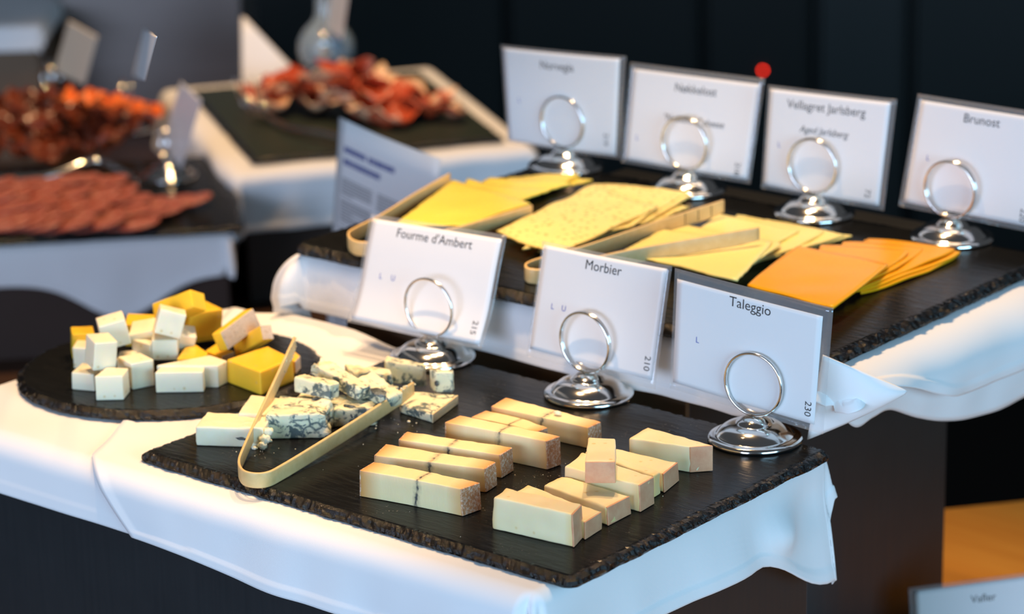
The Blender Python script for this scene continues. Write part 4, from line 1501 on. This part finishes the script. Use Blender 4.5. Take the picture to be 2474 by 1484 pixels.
# ------------------------------------------------------------------ cured meats
def ruffle(name, label, cat, group, mat, c, ln, wd, yaw, amp, seed, curl=0.0, n=26, m=12, thick=0.0016, tilt=0.0, freq=17):
    """one folded slice of meat: a strip gathered into folds, resting at c"""
    u, v = np.meshgrid(np.linspace(-0.5, 0.5, n), np.linspace(-0.5, 0.5, m), indexing='ij')
    ph = rng.uniform(0, 6)
    x = u * ln
    y = v * wd * (1 - 0.5 * (2 * u) ** 4)
    z = amp * (0.5 + 0.5 * np.sin(u * freq + ph + v * 2.2)) * (0.55 + 0.45 * np.cos(v * 3)) + curl * (2 * v) ** 2 + tilt * u
    y = y + amp * 0.6 * np.sin(u * 12 + ph)
    for i in range(n):
        for j in range(m):
            z[i, j] += amp * 0.5 * mn.noise(Vector((x[i, j] * 60 + seed, y[i, j] * 60, seed)))
    z -= z.min()
    ca, sa = math.cos(yaw), math.sin(yaw)
    S = np.stack([c[0] + x * ca - y * sa, c[1] + x * sa + y * ca, c[2] + z + 0.001], -1)
    V, F = sheet(S, thick)
    o = mk(name, V, F, mat)
    tag(o, label, cat, group)
    return o


GH = 'folded slices of cured ham on the back slate'
z3 = F3.o[2]
hams = [((690, 262), 0.000, 0.15, 0.07, 0.3, 'ham slice at the left of the heap under the fork tines'), ((735, 262), 0.002, 0.15, 0.08, 1.0, 'folded ham slice in the left half of the heap'),
        ((800, 245), 0.004, 0.14, 0.08, 0.2, 'ham slice low in the middle of the heap'), ((760, 225), 0.022, 0.13, 0.07, 0.8, 'red ham slice lying over the left half of the heap'),
        ((815, 205), 0.044, 0.11, 0.06, 1.6, 'topmost red ham slice in a peak'), ((850, 265), 0.006, 0.15, 0.08, 0.5, 'ham slice with fat edge in the middle front'),
        ((905, 255), 0.016, 0.15, 0.07, 0.4, 'pale fatty ham slice right of the peak'), ((930, 285), 0.002, 0.16, 0.07, 0.7, 'ham slice at the front right of the heap'),
        ((985, 262), 0.002, 0.14, 0.05, 0.1, 'ham slice pointing to the right end of the heap'), ((985, 300), 0.000, 0.17, 0.05, 0.95, 'long ham slice nearest the camera at the right'),
        ((720, 240), 0.018, 0.12, 0.06, 0.5, 'curled ham slice at the upper left of the heap'), ((870, 235), 0.020, 0.12, 0.06, 1.2, 'ham slice behind the pale fatty one')]
for i, (q, dz, ln, wd, ya, lab) in enumerate(hams):
    c = P(*q, z3 + dz)
    ruffle('ham_slice', lab, 'ham', GH, M['ham'], c, ln, wd, math.atan2(RT[1], RT[0]) + ya - 0.6, 0.024, i * 3.7, 0.014, freq=10)
GK = 'curled dark cured meat slices on the left slate'
z4 = F4.o[2]
k = 0
spots = [(30, 385), (110, 390), (190, 375), (260, 350), (300, 320), (60, 345), (150, 345), (220, 320), (20, 310), (100, 310), (170, 290), (60, 275), (130, 262), (10, 270), (250, 295), (215, 360)]
wh = ['nearest front, by the left edge', 'front row, left of centre', 'front row, centre', 'front row, right of centre', 'right end of the heap', 'second row, left', 'second row, centre', 'second row, right', 'middle of the heap at the left edge', 'middle of the heap', 'upper right of the heap', 'upper left of the heap', 'top of the heap', 'back at the left edge', 'right slope, beside the ring stand', 'right front slope']
for i, (q, lab) in enumerate(zip(spots, wh)):
    dz = max(0, (385 - q[1]) / 385 * 0.11 - 0.004)
    c = P(q[0], q[1] + (0 if dz else 0), z4 + dz)
    ruffle('cured_meat_slice', 'dark brown-red curled slice of cured meat, ' + lab, 'cured meat', GK, M['mutton'], c, rng.uniform(0.07, 0.10), 0.055, rng.uniform(0, 3), 0.022, 60 + i * 2.2, 0.010)
GS = 'orange-red strips behind the dark meat'
for i, (q, dz, lab) in enumerate((((205, 245), 0.075, 'bright orange-red strip at the top left behind the dark meat'), ((255, 258), 0.060, 'orange-red strip in the middle behind the dark meat'), ((305, 272), 0.035, 'red strip right of the orange ones behind the dark meat'), ((345, 283), 0.004, 'small red strip beside the ring stand behind the dark meat'))):
    ruffle('orange_strip', lab, 'cured fish', GS, M['salmon'], P(*q, z4 + dz), 0.075, 0.045, 0.4 + i * 0.3, 0.014, 90 + i)

GL = 'salami slices laid in rows on the left slate'
rows = [((-10, 458), (262, 452), 9, 'back row'), ((-5, 482), (285, 476), 9, 'second row'), ((-10, 512), (462, 494), 14, 'third row'), ((-5, 533), (395, 520), 12, 'fourth row'), ((-10, 556), (335, 545), 10, 'front row')]
for (a, b, nk, nm) in rows:
    for i in range(nk):
        t = i / (nk - 1)
        q = (a[0] + (b[0] - a[0]) * t, a[1] + (b[1] - a[1]) * t + rng.normal(0, 1.5))
        c = P(*q, z4 + 0.002 + 0.0022 * (i % 2))
        rad = 0.028
        u, v = np.meshgrid(np.linspace(-1, 1, 13), np.linspace(-1, 1, 13), indexing='ij')
        x = u * np.sqrt(1 - v * v / 2) * rad
        y = v * np.sqrt(1 - u * u / 2) * rad
        ty = rng.uniform(0.14, 0.26)
        z = 0.003 * rng.uniform(-1, 1) * (x / rad) * (y / rad) + (x * RT[0] + y * RT[1]) * ty
        z -= z.min()
        S = np.stack([c[0] + x, c[1] + y, c[2] + z], -1)
        V, F = sheet(S, 0.0022)
        o = mk('salami_slice', V, F, M['salami'])
        tag(o, f'thin round salami slice, {["first","second","third","fourth","fifth","sixth","seventh","eighth","ninth","tenth","eleventh","twelfth","thirteenth","fourteenth"][i]} from the left in the {nm}', 'salami', GL)

# ------------------------------------------------------------------ forks, carafe, far stands and cards
# fork: four tines, shoulder, handle
fk = empty('serving_fork', P(700, 300, z3))
tag(fk, 'steel serving fork leaning on the left end of the ham heap, handle toward the camera', 'fork')
pa, pb, pe = P(645, 285, z3 + 0.006), P(700, 310, z3 + 0.008), P(915, 372, z3 + 0.006)
V, F = tube(smoothline([pa, pb, (pb + pe) / 2 + np.array([0, 0, 0.006]), pe], 24), np.linspace(0.0045, 0.006, 24), 8)
mk('handle', V, F, M['chrome'], fk)
dirt = []
for i in range(4):
    tip = P(565 + i * 22, 190 - i * 1.5, z3 + 0.060)
    mid_ = P(585 + i * 18, 248 + i * 3, z3 + 0.030)
    V, F = tube(smoothline([tip, mid_, P(612 + i * 10, 276 + i * 3, z3 + 0.010), pa], 20), np.linspace(0.0012, 0.0028, 20), 6)
    mk('tine', V, F, M['chrome'], fk)
sv = empty('serving_utensil', P(160, 410, z4))
tag(sv, 'arched steel serving utensil lying between the dark meat and the salami', 'utensil')
V, F = tube(smoothline([P(-30, 436, z4 + 0.008), P(60, 432, z4 + 0.008), P(130, 424, z4 + 0.010), P(200, 396, z4 + 0.020), P(245, 390, z4 + 0.020), P(330, 432, z4 + 0.006)], 40), np.linspace(0.0065, 0.0045, 40), 8)
mk('handle', V, F, M['chrome'], sv)

# carafe at the back edge of the ham riser
cc = F3.w((L3 * 0.5, W3 + 0.035, 0))
cc = P(790, 158, z3 - 0.010)
R0 = 0.044
prof = [(0.0, 0.001), (0.030, 0.001), (0.040, 0.008), (0.045, 0.025), (0.043, 0.042), (0.034, 0.058), (0.020, 0.072), (0.0145, 0.085), (0.0135, 0.12), (0.0135, 0.20), (0.0155, 0.21)]
inner = [(r_ - 0.002 if r_ > 0.003 else 0, z_ + (0.003 if i < 3 else 0)) for i, (r_, z_) in enumerate(prof)][::-1]
V, F = lathe(prof + inner, 40, cc)
tag(mk('glass_carafe', V, F, M['glass']), 'clear glass carafe with round belly and narrow neck behind the cured ham', 'carafe')

far = [
    # stand centre px, z, (r,t) of the card, corners, labels
    ((408, 428), z4, (0.30, 0.95), ((437, 194), (489, 240), (437, 414), (388, 346)), 'paper', 'steel ring stand at the right corner of the salami slate', 'grey-white card seen at an angle at the right corner of the salami slate'),
    ((308, 312), z4, (0.10, 1.0), ((348, 68), (380, 88), (350, 196), (322, 184)), 'paper', 'steel ring stand behind the dark cured meat', 'white card seen almost edge-on above the dark cured meat'),
    ((128, 262), z4, (0.44, 0.90), ((166, 45), (238, 86), (204, 210), (128, 175)), 'beige_paper', 'steel ring stand at the far left, mostly hidden behind the meat heap', 'cream card tilted at the far left behind the meat heap'),
    ((790, 180), z3, (0.12, 1.0), ((802, -60), (846, -40), (826, 100), (788, 75)), 'paper', 'steel ring stand half hidden behind the ham peak', 'white card almost edge-on in front of the glass carafe'),
]
for (cp, z, rt, q, pap, l1, l2) in far:
    c = P(*cp, z)
    d, n = facing(*rt)
    stand(l1, c, n, 0.18, turns=3)
    card(l2, c, n, 0.18, q, (), (0.002, 0.002, 0.002, 0.002), paper=pap, film=False)

# ------------------------------------------------------------------ background
def boxat(name, label, cat, px0, px1, ytop, dist, depth, z0, mat, z1=None, part='body'):
    """box facing the camera: front face spans px0..px1 at the given distance"""
    a, b = PD(px0, 100, dist), PD(px1, 100, dist)
    cen = (a + b) / 2
    wd = np.linalg.norm(b - a)
    if z1 is None:
        z1 = PD((px0 + px1) / 2, ytop, dist)[2]
    root = empty(name, (cen[0], cen[1], z0))
    tag(root, label, cat)
    o = MB().box((-wd / 2, 0, z0), (wd / 2, depth, z1), RV, (cen[0], cen[1], 0)).mk(part, mat, root, smooth=False)
    bevel(o, 0.003)
    return root, cen, wd, z1


boxat('steel_cabinet', 'blurred grey brushed steel box behind the meat risers at the top left', 'cabinet', 150, 586, -300, 4.95, 0.3, ZT, M['steel'])
r6, c6, w6, zt6 = boxat('display_riser', 'blurred brown riser at the top left corner under a white cloth', 'riser', -330, 92, 66, 4.75, 0.30, ZT, M['riser_brown'])
F6 = Fr((c6[0], c6[1], 0), RT)
drape('linen_cloth', 'blurred white linen cloth on the brown riser in the top left corner', F6, -w6 / 2, w6 / 2, 0, 0.3, zt6 + 0.0015, 0.02, 0.03, 0.045, 0.02, r=0.01, seed=14, nx=50, ny=40)
# folded napkin standing as a tent
a, b, t_ = PD(586, 420, 4.55), PD(1000, 420, 4.55), PD(587, 42, 4.62)
bk = PD(760, 400, 5.0)
np_root = empty('folded_napkin', (a[0], a[1], ZT))
tag(np_root, 'blurred white triangular folded napkin beside the grey steel box', 'napkin')
a2, b2, k2 = a.copy(), b.copy(), bk.copy()
for (q0, q1) in ((a, b), (b, bk), (bk, a)):
    g0, g1 = q0.copy(), q1.copy()
    g0[2] = g1[2] = ZT
    u, v = np.meshgrid(np.linspace(0, 1, 10), np.linspace(0, 1, 10), indexing='ij')
    S = bil([g0, g1, t_ + (q1 - q0) * 0.01, t_], u, v)
    V, F = sheet(S, 0.003)
    mk('folded_panel', V, F, M['linen'], np_root)

for (x0, x1, mat, lab) in ((600, 1215, 'cab1', 'tall black cabinet behind the cured ham'), (1222, 1690, 'cab1', 'tall black-brown cabinet behind the back row of cards'), (1696, 1960, 'cab1', 'tall black cabinet with red indicator lamp'), (1968, 2190, 'cab2', 'tall charcoal grey cabinet behind the right cards'), (2196, 2800, 'black', 'tall black cabinet at the right edge')):
    r_, c_, w_, z_ = boxat('tall_cabinet', lab, 'cabinet', x0, x1, -600, 6.4, 0.5, ZF, M[mat])
    dr = MB().box((-w_ / 2 + 0.012, -0.018, ZF + 0.1), (w_ / 2 - 0.012, -0.001, z_ - 0.02), RV, (c_[0], c_[1], 0)).mk('door', M[mat], r_, smooth=False)
    bevel(dr, 0.004)
    if 'indicator' in lab:
        lp = PP(1843, 170, np.array([c_[0], c_[1], 0]) - FW * 0.020, FW)
        V, F = lathe([(0, -0.004), (0.003, -0.003), (0.004, 0), (0.003, 0.003), (0, 0.004)], 16)
        mk('indicator_lamp', V + lp, F, M['red_led'], r_)

for o in bpy.data.objects:
    if '_m' in o:
        del o['_m']
